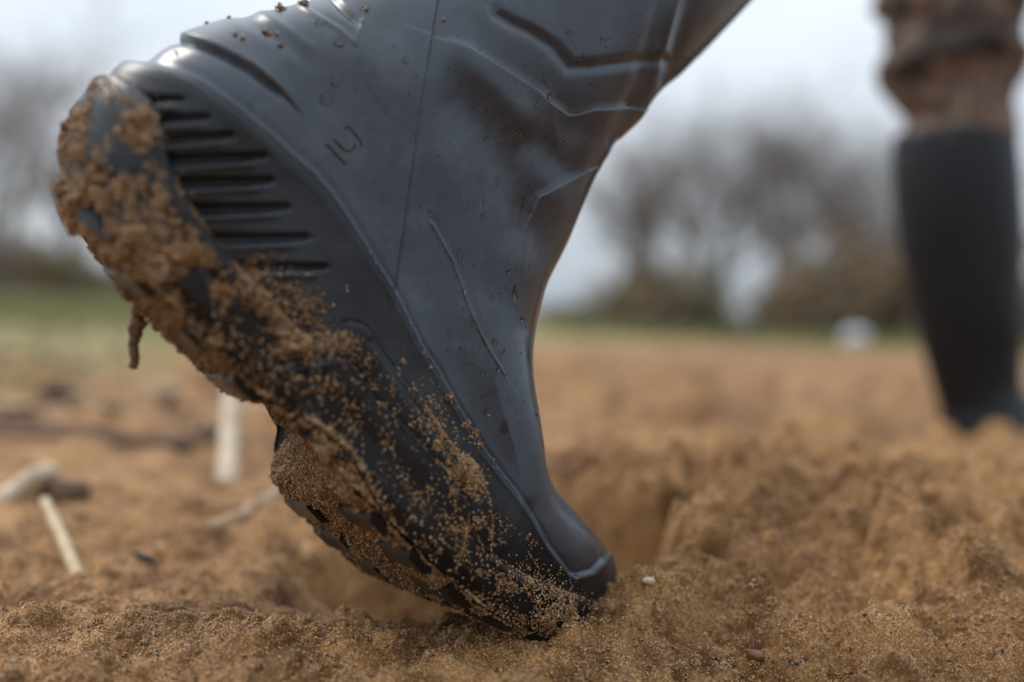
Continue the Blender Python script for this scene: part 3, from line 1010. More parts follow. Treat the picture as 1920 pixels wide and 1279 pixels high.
# ---- moulded size figures, dark strokes paint the shade along their lower edges
sp_ = Soup()
for st in ([(610, 273), (614, 270), (631, 289), (649, 308)], [(628, 261), (633, 268), (643, 279), (653, 283), (663, 279), (667, 270)], [(647, 241), (654, 236), (668, 252), (676, 264), (679, 274)]):
    pts = []
    for (u_, v_) in st:
        pw, nw, _, _ = surf_at(u_, v_)
        pts.append(pw + nw * 0.00008)
    # a little smoother
    pts = np.array(pts)
    tt = np.linspace(0, len(pts) - 1, 5 * len(pts))
    pts = np.stack([np.interp(tt, np.arange(len(pts)), pts[:, k]) for k in range(3)], -1)
    sp_.tube(pts, 0.00040, 6)
me_ = sp_.mesh("size_marking")
me_.transform(Matrix.Translation(-Vector(BINV)))
link("size_marking", me_, MAT_MARK, boot, "moulded size 10 on the side of the boot")

# ---- sand caked on heel, sole side and underside
allP = [UPd[:, :NN].reshape(-1, 3), OC[:, :560].reshape(-1, 3)]
def dens(uv, P):
    """how thickly sand sits at a place on the boot's outer side: 0 none .. 1 caked"""
    u, v = uv[..., 0], uv[..., 1]
    n1 = noise3(P, 70, 21) * 0.6 + noise3(P, 180, 22) * 0.4
    n2 = noise3(P, 420, 23)
    dh, sh, thh = polydist(uv, TOPL + [(520, 600), (560, 640)])
    heel = np.where((sh > 0), sstep(4, 60, dh), 0.12 * gauss(dh, 16)) * (1 - sstep(500, 650, 0.7 * u + 0.35 * v + 40))
    heel *= np.where(v < 330, 0.75, 1)
    D = np.clip(heel * (0.36 + 1.5 * n1 + 0.3 * n2), 0, 1)
    D = np.maximum(D, heel * sstep(95, 165, dh) * np.clip(0.8 + 1.1 * n1, 0.2, 1))
    # drift on the waist below the ribs
    g = gauss(polydist(uv, [(480, 520), (520, 560), (575, 580)])[0], 34)
    D = np.maximum(D, np.clip(g * (0.75 + 0.8 * n1), 0, 1))
    D = np.maximum(D, 0.45 * gauss(polydist(uv, [(560, 545), (620, 575)])[0], 26) * (n1 > -0.1))
    g = gauss(polydist(uv, [(500, 640), (580, 645), (640, 650)])[0], 26)
    D = np.maximum(D, g * np.clip(0.30 + 0.7 * n1, 0.06, .6))
    g = gauss(polydist(uv, [(480, 700), (540, 715), (620, 730)])[0], 34)
    D = np.maximum(D, 0.13 * g + 0.25 * g * (n1 > 0.3))
    # scattered grains over the plates
    dp, sp2, tp = polydist(uv, [(560, 700), (640, 760), (720, 830), (800, 930), (860, 1040), (920, 1150)])
    g = gauss(dp, 95)
    D = np.maximum(D, g * (0.02 + 0.09 * sstep(0.12, 0.45, n1)))
    for (a, b, w, k) in (([(690, 690), (740, 760), (800, 800)], 0, 26, .30), ([(790, 740), (830, 790), (860, 850)], 0, 26, .65), ([(855, 870), (885, 905), (870, 930)], 0, 27, .95),
                         ([(930, 950), (945, 985), (930, 1010)], 0, 17, .9), ([(985, 1010), (1000, 1020)], 0, 10, .6), ([(740, 900), (790, 960), (860, 1000), (890, 960)], 0, 36, .42),
                         ([(830, 1020), (880, 1060), (930, 1110)], 0, 44, .40), ([(900, 1080), (960, 1120), (1040, 1110)], 0, 40, .60), ([(890, 1130), (960, 1190), (1030, 1160)], 0, 40, .75),
                         ([(880, 820), (900, 840)], 0, 8, .5), ([(735, 640), (760, 690)], 0, 16, .16), ([(1000, 1080), (1050, 1120), (1090, 1150)], 0, 30, .75)):
        D = np.maximum(D, (.9 * k if k > .9 else .46 * k) * gauss(polydist(uv, a)[0], w) * np.clip(0.65 + 1.3 * n1, 0.05, 1.2))
    # rim along the bottom edge
    rim = [(480, 735), (545, 765), (600, 800), (660, 850), (710, 940), (760, 1020), (820, 1080), (880, 1120), (960, 1180)]
    db, sb, tb2 = polydist(uv, rim)
    D = np.maximum(D, np.where(sb > 0, sstep(0, 14, db), gauss(db, 9)) * np.clip(0.6 + 1.1 * n1, 0.12, 1))
    edge_ = np.maximum(gauss(polydist(uv, PLATE[:7])[0], 17), gauss(polydist(uv, PLATE2[1:9])[0], 15))
    D = D * (1 - 0.8 * edge_ * (n2 < 0.35))
    cl = noise3(P, 330, 26) * 0.7 + noise3(P, 800, 27) * 0.3
    D = D * np.clip(0.45 + 1.5 * sstep(-0.35, 0.45, cl), 0, 1.35)
    return np.clip(D, 0, 1), n1, n2

def cell_sample(P, N, mask_q, count):
    """random points on quads of a grid, area weighted"""
    a, b, c = P[:-1, :-1], P[1:, :-1], P[:-1, 1:]
    ar = np.linalg.norm(np.cross(b - a, c - a), axis=-1) * mask_q
    pr = (ar / ar.sum()).ravel()
    k = RNG.choice(len(pr), count, p=pr)
    i, j = np.unravel_index(k, ar.shape)
    f, g = RNG.random(count)[:, None], RNG.random(count)[:, None]
    X = P[i, j] * (1 - f) * (1 - g) + P[i + 1, j] * f * (1 - g) + P[i, j + 1] * (1 - f) * g + P[i + 1, j + 1] * f * g
    return X, N[i, j]

gr_pts = []
Ou, On = OC[:, :560], gnormals(OC)[:, :560]
# band of the outsole
X, Nn = cell_sample(Ou, On, np.ones((Ou.shape[0] - 1, 559), bool), 150000)
D, n1, n2 = dens(proj_c(X), X)
keep = RNG.random(len(X)) < D ** 1.15
X, Nn, D = X[keep], Nn[keep], D[keep]
thick = np.clip(D - 0.35, 0, 1) * (0.8 + 1.0 * np.clip(noise3(X, 160, 24), -0.6, 1)) * 0.0042
thick = np.clip(thick, 0, None)
gr_pts.append(X + Nn * (thick * RNG.random(len(X)) ** 0.5 + 0.0001)[:, None])
# upper and heel counter
low = (UL[:-1, :NN - 1, 1] < 0.075)
X, Nn = cell_sample(UPd[:, :NN], UNm[:, :NN], low, 110000)
D, n1, n2 = dens(proj_c(X), X)
uvx = proj_c(X)
dr, sr, tr = polydist(uvx, RIDGE)
D = np.where((sr > 0), D * 0.9, D * 0.12 * gauss(dr, 14))
keep = RNG.random(len(X)) < D ** 1.2
X, Nn, D = X[keep], Nn[keep], D[keep]
thick = np.clip(D - 0.3, 0, 1) * (0.8 + np.clip(noise3(X, 160, 25), -0.6, 1)) * 0.004
gr_pts.append(X + Nn * (np.clip(thick, 0, None) * RNG.random(len(X)) ** 0.5 + 0.0001)[:, None])
# underside crust, a displaced sheet with grains on it
nb2, mb2 = 520, 170
pb2 = np.linspace(0.0080, 0.2945, nb2)
fr2 = np.linspace(-1.06, 1.035, mb2)
wb2 = np.interp(pb2, pb, wb)
CL = np.stack([np.broadcast_to(pb2[:, None], (nb2, mb2)), np.broadcast_to(sole_h(pb2)[:, None] - 0.0006 + worn(pb2[:, None], fr2[None]) - fore_drop(pb2[:, None], fr2[None]), (nb2, mb2)), fr2[None] * wb2[:, None] - inward(pb2)[:, None]], -1).copy()
cn = 0.40 * noise3(CL, 60, 31) + 0.5 * noise3(CL, 170, 32) + 0.45 * noise3(CL, 420, 33)
lift = np.clip(0.0044 + 0.0042 * cn, -0.001, 0.011) * (0.62 + 0.38 * sstep(1.0, 0.93, np.abs(fr2))[None])
lift *= np.where(pb2[:, None] < 0.10, 0.85, 0.85)
CL[..., 1] -= lift
CC = b2c(CL)
boot_part("sole_crust", c2w(CC), grid_quads(nb2, mb2), None, MAT_SAND_DAMP, "lumpy sand caked on the underside of the sole", kind="stuff")
X, Nn = cell_sample(CC, np.broadcast_to(-BN, CC.shape), np.ones((nb2 - 1, mb2 - 1), bool), 45000)
gr_pts.append(X + Nn * RNG.uniform(0, 0.0008, len(X))[:, None])
# crust on the heel block's side: a lumpy sheet that sinks into the rubber where the rubber is bare
D, n1, n2 = dens(proj_c(Ou), Ou)
amp = (D - 0.50) * (0.0042 + 0.0025 * noise3(Ou, 190, 41)) + 0.0011 * noise3(Ou, 420, 42) - 0.0008
amp = np.clip(amp, -0.0012, 0.005)
Hc = Ou + On * amp[..., None]
wq_ = (amp[:-1, :-1] > 0.0001)
X, Nn = cell_sample(Hc, On, wq_, 60000)
gr_pts.append(X + Nn * RNG.uniform(-0.0001, 0.0007, len(X))[:, None])
mk = (amp > -0.0009)
mq = mk[:-1, :-1] | mk[1:, :-1] | mk[:-1, 1:] | mk[1:, 1:]
qg = grid_quads(Hc.shape[0], Hc.shape[1]).reshape(Hc.shape[0] - 1, Hc.shape[1] - 1, 4)[mq]
v_, q_, _us = submesh(c2w(Hc), qg)
boot_part("heel_crust", v_, q_, None, MAT_SAND_DAMP, "thick wet sand caked on the side of the heel", kind="stuff")
# a few clumps on the shaft
for (u_, v_, n_g, r_) in ((526, 18, 60, 0.0013), (571, 10, 60, 0.0013), (497, 58, 30, 0.0009), (505, 62, 20, 0.0006), (528, 85, 30, 0.0008), (519, 64, 10, 0.0005), (440, 70, 12, 0.0006), (455, 76, 12, 0.0007), (388, 45, 10, 0.0005),
                          (430, 33, 12, .0005), (330, 100, 8, .0005), (688, 18, 16, .0007), (832, 35, 10, .0006), (825, 290, 3, .0003), (803, 690, 10, .0006), (890, 812, 60, .0014), (897, 835, 50, .0011), (838, 745, 50, .0013),
                          (868, 797, 40, .0011), (750, 680, 26, .0010), (850, 880, 300, .0032), (870, 905, 260, .0026), (765, 842, 60, .0013), (808, 835, 90, .0017)):
    pw, nw, _, pc = surf_at(u_, v_)
    g = RNG.normal(size=(n_g, 3)) * r_ * 0.55
    nc = np.array([nw @ _r, nw @ _u, nw @ _fw])
    hgt = (g @ nc)
    g += nc * (np.abs(hgt) - hgt)[:, None]
    gr_pts.append(pc + g + nc * (0.0046 if v_ > 800 and u_ < 890 and v_ != 797 else 0.0002))
GP = c2w(np.concatenate(gr_pts)) - BINV
o_ = grain_cloud("sand_crust", GP, MAT_GRAIN_DAMP, 0.00016, 0.00062, 17, parent=boot, label="orange sand grains stuck to the sole and heel")

# ---- water drops on the rubber
def drop_mesh(pw, nw, ru, rv, hgt, tilt, up=0.30):
    n, m = 9, 16
    ph = np.linspace(0, np.pi, n)
    th = np.linspace(0, 2 * np.pi, m, endpoint=False)
    S = np.stack([np.sin(ph)[:, None] * np.cos(th)[None], np.sin(ph)[:, None] * np.sin(th)[None], np.cos(ph)[:, None] + 0 * th[None]], -1)
    S = S * (1 + 0.10 * noise3(S + pw * 900, 1.3, 5))[..., None]
    down = np.array([0, 0, -1.0]); down = down - nw * (down @ nw); down /= np.linalg.norm(down) + 1e-9
    side = np.cross(nw, down)
    a = math.cos(tilt) * down + math.sin(tilt) * side
    b = np.cross(nw, a)
    V = S[..., 0:1] * a * rv + S[..., 1:2] * b * ru + S[..., 2:3] * nw * hgt
    Q = grid_quads(n, m, True)
    A = V.reshape(-1, 3)[Q]
    if (np.cross(A[:, 2] - A[:, 0], A[:, 3] - A[:, 1]) * A.mean(1)).sum() < 0:
        Q = Q[:, ::-1]
    return (pw + nw * hgt * up + V), Q
for i, (u_, v_, a_, b_3) in enumerate(big):
    pw, nw, _, pc = surf_at(u_, v_)
    k = pc[2] / FPX
    V_, Q_ = drop_mesh(pw, nw, a_ * k, b_3 * k, min(a_, b_3) * k * 0.72, RNG.uniform(-0.3, 0.3), 0.5)
    boot_part("water_drop", V_, Q_, None, MAT_WATER)
sp_ = Soup()
for (u_, v_, r_) in fine:
    if polydist(np.array([u_, v_]), RIDGE)[1] > 0 or not (-20 < v_ < 900):
        continue
    pw, nw, _, pc = surf_at(u_, v_)
    if np.hypot(*(proj_c(pc) - np.array([u_, v_]))) > 6:
        continue
    k = pc[2] / FPX
    V_, Q_ = drop_mesh(pw, nw, r_ * k, r_ * k * RNG.uniform(0.9, 1.5), r_ * k * 0.6, 0)
    sp_.add(V_, Q_)
me_ = sp_.mesh("fine_droplets")
me_.transform(Matrix.Translation(-Vector(BINV)))
link("fine_droplets", me_, MAT_WATER, boot, kind="stuff")
# beads of water along the moulded ridge
sp_ = Soup()
for i in range(60):
    t_ = RNG.uniform(0.42, 0.93)
    k_i = t_ * (len(RIDGE) - 1)
    u_ = np.interp(k_i, np.arange(len(RIDGE)), [q[0] for q in RIDGE]) + RNG.normal(5, 2)
    v_ = np.interp(k_i, np.arange(len(RIDGE)), [q[1] for q in RIDGE]) + RNG.normal(-3, 2)
    pw, nw, _, pc = surf_at(u_, v_)
    k = pc[2] / FPX
    r_ = RNG.uniform(1.2, 2.8)
    V_, Q_ = drop_mesh(pw, nw, r_ * k, r_ * k * RNG.uniform(1, 2.2), r_ * k * 0.6, -0.7)
    sp_.add(V_, Q_)
me_ = sp_.mesh("ridge_droplets")
me_.transform(Matrix.Translation(-Vector(BINV)))
link("ridge_droplets", me_, MAT_WATER, boot, kind="stuff")
# ------------------------------------------------------------------ the person further on
def ring_stack(rows, nseg=64, depth_ratio=0.9, grow=0):
    """rows: (v, u_left, u_right, depth) -> a closed tube of ovals standing up, world coords"""
    out = []
    th = np.linspace(0, 2 * np.pi, nseg, endpoint=False)
    for (v, ul, ur, d_) in rows:
        a, b = at(ul - grow, v, d_), at(ur + grow, v, d_)
        c = (a + b) / 2
        ax = (b - a) / 2
        ay = np.array([0, 1.0, 0]) * np.linalg.norm(ax) * depth_ratio
        out.append(c + np.cos(th)[:, None] * ax + np.sin(th)[:, None] * ay)
    return np.array(out)

def smooth_rows(rows, n):
    rows = np.array(rows, float)
    k = np.concatenate([[0], np.cumsum(np.abs(np.diff(rows[:, 0])))])
    return catmull(np.linspace(0, k[-1], n), k, rows)

PD = 1.33
person = bpy.data.objects.new("person", None)
COL.objects.link(person)
pb_w = at(1850, 800, PD)
person.location = (pb_w[0], pb_w[1], float(terrain(pb_w[0], pb_w[1])))
person["label"] = "standing person's lower leg in brown camouflage trousers bunched over a black rubber boot"
person["category"] = "person"
PINV = np.array(person.location)

m, n, l, b = new_mat("camouflage_cloth")
tc = n.new("ShaderNodeTexCoord")
mp = n.new("ShaderNodeMapping")
mp.inputs["Scale"].default_value = (1.6, 1.6, 0.8)
l.new(tc.outputs["Object"], mp.inputs["Vector"])
t1 = noise_node(n, l, 11, 4, 0.55, mp.outputs["Vector"])
r1 = ramp(n, [(0.0, (0.030, 0.022, 0.018)), (0.42, (0.085, 0.060, 0.048)), (0.50, (0.17, 0.112, 0.088)), (0.58, (0.045, 0.042, 0.030)), (0.64, (0.22, 0.165, 0.135))], 'CONSTANT')
l.new(t1.outputs["Fac"], r1.inputs["Fac"])
l.new(r1.outputs["Color"], b.inputs["Base Color"])
b.inputs["Roughness"].default_value = 0.9
MAT_CAMO = m

tr = smooth_rows([(-420, 1640, 1960, PD + .05), (-250, 1655, 1950, PD + .02), (-100, 1668, 1930, PD), (-20, 1676, 1908, PD), (40, 1680, 1900, PD), (78, 1672, 1898, PD), (110, 1655, 1916, PD), (140, 1660, 1908, PD),
                  (175, 1690, 1880, PD), (220, 1698, 1876, PD), (262, 1698, 1880, PD), (310, 1705, 1872, PD)], 120)
TR = ring_stack(tr, 96, grow=10)
cen = TR.mean(1, keepdims=True)
fold = 0.014 * noise3(TR * np.array([0.8, 0.8, 2.4]), 13, 61) + 0.008 * noise3(TR * np.array([1, 1, 1.8]) + TR[..., [2, 0, 1]], 30, 62)
TR = cen + (TR - cen) * (1 + fold / 0.075)[..., None]
link("trouser_leg", make_mesh("trouser_leg", TR - PINV, grid_quads(120, 96, True)), MAT_CAMO, person, "brown camouflage trouser leg bunched above the boot")

bt_rows = smooth_rows([(250, 1697, 1879, PD), (257, 1692, 1884, PD), (268, 1691, 1886, PD), (284, 1690, 1888, PD), (330, 1690, 1892, PD), (420, 1698, 1898, PD), (520, 1714, 1898, PD), (620, 1738, 1900, PD), (690, 1757, 1896, PD),
                       (730, 1768, 1900, PD), (770, 1780, 1930, PD), (795, 1780, 1960, PD), (812, 1780, 1972, PD), (822, 1778, 1976, PD)], 90)
BR = ring_stack(bt_rows, 72, grow=14)
# foot: lower rings reach forward (right and away)
fwd = np.array([0.80, 0.60, 0.0])
cen = BR.mean(1, keepdims=True)
kf = sstep(725, 795, bt_rows[:, 0])[:, None]
along = ((BR - cen) @ fwd)
ext = np.clip(along, 0, None) / 0.06
BR = BR + fwd * (kf * ext * 0.15)[..., None]
drop = (kf * np.clip(ext - 0.2, 0, 2) * 0.030)
zmin = float(terrain(pb_w[0], pb_w[1])) - 0.02
BR[..., 2] = np.where(BR[..., 2] - drop > zmin, BR[..., 2] - drop, BR[..., 2])
BR[..., 2] = np.maximum(BR[..., 2], zmin)
MAT_BOOT2 = simple_mat("black_boot_rubber", (0.004, 0.005, 0.007), (0.009, 0.011, 0.014), 9, 0.45, spec=0.28)
link("boot", make_mesh("boot", BR - PINV, grid_quads(90, 72, True)), MAT_BOOT2, person, "black rubber boot standing behind the sand heap")
sol = BR[-9:-1].copy()
cen = sol.mean(1, keepdims=True)
sol = cen + (sol - cen) * np.array([1.05, 1.05, 1.0])
sol[..., 2] = np.linspace(zmin + 0.028, zmin - 0.004, 8)[:, None]
link("sole", make_mesh("sole", sol - PINV, grid_quads(8, 72, True)), MAT_SOLE, person)

# ------------------------------------------------------------------ stalks, chips and stones on the sand
MAT_REED = simple_mat("dry_reed", (0.30, 0.22, 0.13), (0.56, 0.46, 0.33), 60, 0.6, 0.0004)
MAT_TWIG = simple_mat("bark", (0.10, 0.055, 0.035), (0.24, 0.15, 0.11), 80, 0.8, 0.0008)
MAT_STRAW = simple_mat("old_straw", (0.34, 0.24, 0.13), (0.56, 0.44, 0.28), 90, 0.7)
MAT_DARK = simple_mat("dark_wood_crumb", (0.012, 0.010, 0.009), (0.045, 0.035, 0.028), 300, 0.7)
MAT_CRUMB = simple_mat("soil", (0.03, 0.02, 0.013), (0.075, 0.048, 0.03), 300, 0.8)
MAT_STONE = simple_mat("red_stone", (0.10, 0.035, 0.015), (0.22, 0.09, 0.04), 250, 0.3)
MAT_PALE = simple_mat("pale_stone", (0.42, 0.31, 0.20), (0.60, 0.47, 0.34), 120, 0.6)
MAT_WHITE = simple_mat("white_plastic", (0.42, 0.47, 0.50), (0.55, 0.60, 0.62), 6, 0.35)
MAT_YELLOW = simple_mat("yellow_straw", (0.42, 0.32, 0.07), (0.55, 0.45, 0.14), 300, 0.6)

def stick(name, pts, rad, mat, label, cat, group=None, sides=14, wob=0.0, node_at=None, seed=1):
    pts = np.array(pts, float)
    kk = np.linspace(0, len(pts) - 1, 26)
    P_ = np.stack([np.interp(kk, np.arange(len(pts)), pts[:, i]) for i in range(3)], -1)
    if wob:
        P_[1:-1] += wob * np.stack([noise2(kk[1:-1] * 1.7 + 9 * i, kk[1:-1] * 0 + seed, seed + i) for i in range(3)], -1)
    r_ = np.interp(kk, np.linspace(0, len(pts) - 1, len(rad)), rad) * (1 + 0.05 * noise2(kk * 3.1, kk * 0 + 3.3, seed))
    if node_at is not None:
        for a_ in node_at:
            r_ *= 1 + 0.16 * np.exp(-((kk / kk[-1] - a_) / 0.02) ** 2)
    base = P_[0].copy()
    s_ = Soup()
    s_.tube(P_ - base, r_, sides)
    return link(name, s_.mesh(name), mat, None, label, cat, group, loc=tuple(base))

def on_ground(u, v, lift=0.0):
    """where the sight line through pixel (u, v) meets the sand"""
    lo, hi = 0.25, 40.0
    prev = None
    for d_ in np.geomspace(lo, hi, 900):
        p = at(u, v, d_)
        if p[2] <= float(terrain(p[0], p[1])):
            return np.array([p[0], p[1], float(terrain(p[0], p[1])) + lift]), d_
    return at(u, v, hi), hi

stick("reed_stalk", [at(424, 916, .74), at(430, 830, .80), at(440, 660, .90)], [.0082, .0082, .0078], MAT_REED, "thick pale reed stalk standing up steeply under the arch of the boot", "stalk", node_at=[0.5])
stick("reed_stalk", [at(-60, 975, .62), at(0, 942, .64), at(60, 898, .66), at(96, 882, .68)], [.0068, .0070, .0070, .006], MAT_REED, "bent pale stalk lying at the left edge of the picture", "stalk")
stick("reed_stalk", [at(84, 940, .58), at(118, 1012, .535), at(158, 1112, .48)], [.0030, .0034, .0036], MAT_STRAW, "thin straw stalk slanting out of the sand at lower left", "stalk")
p1, d1 = on_ground(392, 1000)
stick("twig", [at(392, 998, d1), at(455, 970, d1 + .03), at(520, 935, d1 + .06), at(580, 905, d1 + .09)], [.0045, .0060, .0066, .0070], simple_mat("tan_bark", (0.20, 0.12, 0.065), (0.34, 0.22, 0.13), 60, 0.8), "tan brown twig on the sand pointing at the boot's sole", "twig", wob=0.004, seed=5)
stick("root_fragment", [at(268, 560, .345), at(258, 600, .343), at(252, 645, .342), at(249, 690, .342)], [.0026, .0030, .0018, .0015], simple_mat("sandy_root", (0.07, 0.04, 0.022), (0.20, 0.115, 0.055), 500, 0.9, 0.0012, 700), "short sandy root dangling from the caked heel", "root", wob=0.0022, seed=8)
a1, _d = on_ground(1335, 1222, 0.0006); a2, _d = on_ground(1362, 1236, 0.0008)
stick("straw_sliver", [a1, (a1 + a2) / 2 + [0, 0, .0005], a2], [.00025, .0003, .0002], MAT_YELLOW, "tiny yellow sliver on the sand left of the reddish stone", "straw", sides=6)
a1, _d = on_ground(1372, 1262, 0.0006); a2, _d = on_ground(1400, 1276, 0.0008)
stick("straw_sliver", [a1, (a1 + a2) / 2 + [0, 0, .0005], a2], [.00025, .0003, .0002], MAT_YELLOW, "tiny yellow sliver at the bottom edge below the reddish stone", "straw", sides=6)

def put_lump(name, u, v, wpx, mat, label, cat, group=None, flat=0.6, rough=0.25, seed=1, mesh=None, lift=0.15, stretch=1.4, ang=0.0):
    p, d_ = on_ground(u, v)
    s_ = wpx / FPX * d_ / 2
    me = mesh or lump_mesh(name, seed, 1.0, 1.0 / stretch, flat / stretch, rough)
    o = link(name, me, mat, None, label, cat, group, loc=(p[0], p[1], p[2] + s_ * flat * lift))
    o.scale = (s_, s_, s_)
    o.rotation_euler = (RNG.uniform(-.3, .3), ang, RNG.uniform(-.5, .5))
    return o

put_lump("pebble", 1416, 1240, 40, MAT_STONE, "glossy reddish brown pebble on the sharp sand at lower right", "pebble", flat=0.8, seed=4, ang=0.35, lift=0.35)
put_lump("pebble", 1216, 1094, 26, MAT_PALE, "pale sandy pebble on the heap just right of the toe", "pebble", flat=0.8, seed=6, lift=0.2)
put_lump("wood_chip", 272, 1056, 44, MAT_DARK, "small black chip lying on the sand below the heel", "wood chip", flat=0.7, seed=8, rough=0.4, stretch=2.2, ang=0.5, lift=0.5)
put_lump("clod", 122, 936, 90, simple_mat("humus", (0.05, 0.028, 0.014), (0.11, 0.062, 0.03), 200, 0.9), "dark brown blurred clod behind the crossing stalks on the left", "clod", flat=0.9, seed=9, rough=0.4)
crumb = [lump_mesh("crumb", 20 + i, 1.0, 0.7, 0.55, 0.45, 7, 9, 2.0) for i in range(5)]
for i in range(26):
    u_, v_ = (RNG.uniform(1180, 1910), RNG.uniform(1130, 1272)) if i % 3 else (RNG.uniform(20, 1000), RNG.uniform(1120, 1270))
    put_lump("soil_crumb", u_, v_, RNG.uniform(4, 12), MAT_CRUMB, "dark crumb of soil mixed into the sand", "crumb", "dark soil crumbs in the sand", flat=0.6, mesh=crumb[i % 5], lift=0.4)
for i in range(12):
    u_, v_ = RNG.uniform(10, 400), RNG.uniform(730, 860)
    put_lump("soil_lump", u_, v_, RNG.uniform(24, 60), MAT_CRUMB, "dark lump of soil among the dry stems on the left", "clod", "dark soil lumps among the dry stems", flat=0.5, mesh=crumb[i % 5], lift=0.3)
# the two whitish things out on the edge of the grass
for (u_, v_, w_, lab) in ((1603, 634, 52, "small whitish object at the edge of the grass left of the person"), (1906, 706, 40, "small whitish object at the right edge beside the person's boot")):
    dd = 6.0 if u_ < 1700 else 3.0
    p = at(u_, v_, dd)
    me = lump_mesh("white_object", 3, w_ / FPX * dd / 2, w_ / FPX * dd / 2 * 0.8, w_ / FPX * dd / 2 * 0.62, 0.16, 14, 20)
    gz_ = float(terrain(p[0], p[1]))
    link("white_object", me, MAT_WHITE, None, lab, "white object", loc=(p[0], p[1], max(p[2], gz_ + 0.02)))

# straw lying about in the middle distance on the left
for i in range(40):
    y_ = RNG.uniform(0.95, 2.6)
    x_ = RNG.uniform(-1.0, -0.12) * y_ * 0.62
    a_ = RNG.uniform(-0.35, 0.35)
    ln = RNG.uniform(0.08, 0.40)
    q = [np.array([x_ + s_ * ln * math.cos(a_), y_ + s_ * ln * math.sin(a_), 0]) for s_ in (-.5, 0, .5)]
    for k in q:
        k[2] = float(terrain(k[0], k[1])) + 0.006
    stick("dry_straw", q, [.004, .005, .004], MAT_STRAW if i % 3 else MAT_TWIG, "dry stem lying flat on the sand left of the boot", "straw", "dry stems lying on the sand", sides=6)

# ------------------------------------------------------------------ grass beyond the sand
MAT_GRASS = simple_mat("grass_blades", (0.095, 0.12, 0.03), (0.22, 0.21, 0.085), 0.8, 0.7)
def grass(name, areas, count, label):
    v, f_ = [], []
    A = []
    for (x0, x1, y0, y1, wgt) in areas:
        k = int(count * wgt)
        A.append(np.stack([RNG.uniform(x0, x1, k), RNG.uniform(y0, y1, k)], -1))
    A = np.concatenate(A)
    keep = noise2(A[:, 0] * 0.7, A[:, 1] * 0.7, 101) > -0.25
    A = A[keep]
    k = len(A)
    z = terrain(A[:, 0], A[:, 1])
    h = RNG.uniform(0.03, 0.09, k) * (0.7 + 0.04 * A[:, 1])
    an = RNG.uniform(0, 2 * np.pi, k)
    w = 0.004 + 0.0006 * A[:, 1]
    dx, dy = np.cos(an), np.sin(an)
    lean = RNG.uniform(0.1, 0.6, k) * h
    la = RNG.uniform(0, 2 * np.pi, k)
    B0 = np.stack([A[:, 0] - w * dx, A[:, 1] - w * dy, z], -1)
    B1 = np.stack([A[:, 0] + w * dx, A[:, 1] + w * dy, z], -1)
    Tp = np.stack([A[:, 0] + lean * np.cos(la), A[:, 1] + lean * np.sin(la), z + h], -1)
    V_ = np.stack([B0, B1, Tp], 1).reshape(-1, 3)
    link(name, make_mesh(name, V_, None, np.arange(3 * k).reshape(-1, 3), False), MAT_GRASS, None, label, "grass", kind="stuff")
grass("grass", [(-9, -0.6, 2.6, 12, .4), (-14, 3, 8, 26, .2), (0.5, 14, 8, 26, .4)], 60000, "low rough grass along the far edge of the sand")

# ------------------------------------------------------------------ bare trees and scrub
MAT_TRUNK = simple_mat("tree_bark", (0.055, 0.046, 0.034), (0.10, 0.083, 0.064), 3, 0.9)
MAT_BRANCH = simple_mat("bare_twigs", (0.12, 0.096, 0.086), (0.19, 0.155, 0.14), 2, 0.9)
MAT_SCRUB = simple_mat("brown_scrub", (0.20, 0.135, 0.065), (0.32, 0.225, 0.115), 2, 0.9)
MAT_SCRUBG = simple_mat("olive_scrub", (0.16, 0.14, 0.045), (0.25, 0.22, 0.08), 2, 0.9)

def bare_tree(height, seed, spread=1.0, twigs=1.0):
    rg = random.Random(seed)
    trunk, crown = Soup(), Soup()
    def grow(p, d_, ln, r_, lvl):
        pts, rr = [p.copy()], [r_]
        q, dd = p.copy(), d_.copy()
        ns = 5 if lvl < 2 else 3
        for k in range(ns):
            dd = dd + np.array([rg.gauss(0, .13), rg.gauss(0, .13), rg.gauss(0.03, .08)])
            dd /= np.linalg.norm(dd)
            q = q + dd * ln / ns
            pts.append(q.copy())
            rr.append(r_ * (1 - 0.62 * (k + 1) / ns))
        (trunk if lvl == 0 else crown).tube(pts, rr, 7 if lvl == 0 else (4 if lvl < 3 else 3), cap=False)
        if lvl >= 4:
            return
        nb_ = (9, 6, 5, 4)[lvl]
        for k in range(max(2, int(nb_ * (twigs if lvl > 1 else 1)))):
            t_ = rg.uniform(0.30 if lvl == 0 else 0.25, 1.0)
            i0 = min(int(t_ * ns), ns - 1)
            pp = pts[i0] + (pts[i0 + 1] - pts[i0]) * (t_ * ns - i0)
            a = rg.uniform(0, 2 * math.pi)
            nd = dd * 0.75 + np.array([math.cos(a), math.sin(a), 0.25]) * rg.uniform(.5, .95) * spread
            nd /= np.linalg.norm(nd)
            grow(pp, nd, ln * rg.uniform(.42, .66), max(rr[i0] * .5, 0.004), lvl + 1)
    grow(np.zeros(3), np.array([0, 0, 1.0]), height * 0.62, height * 0.023, 0)
    return trunk.mesh("trunk"), crown.mesh("crown")

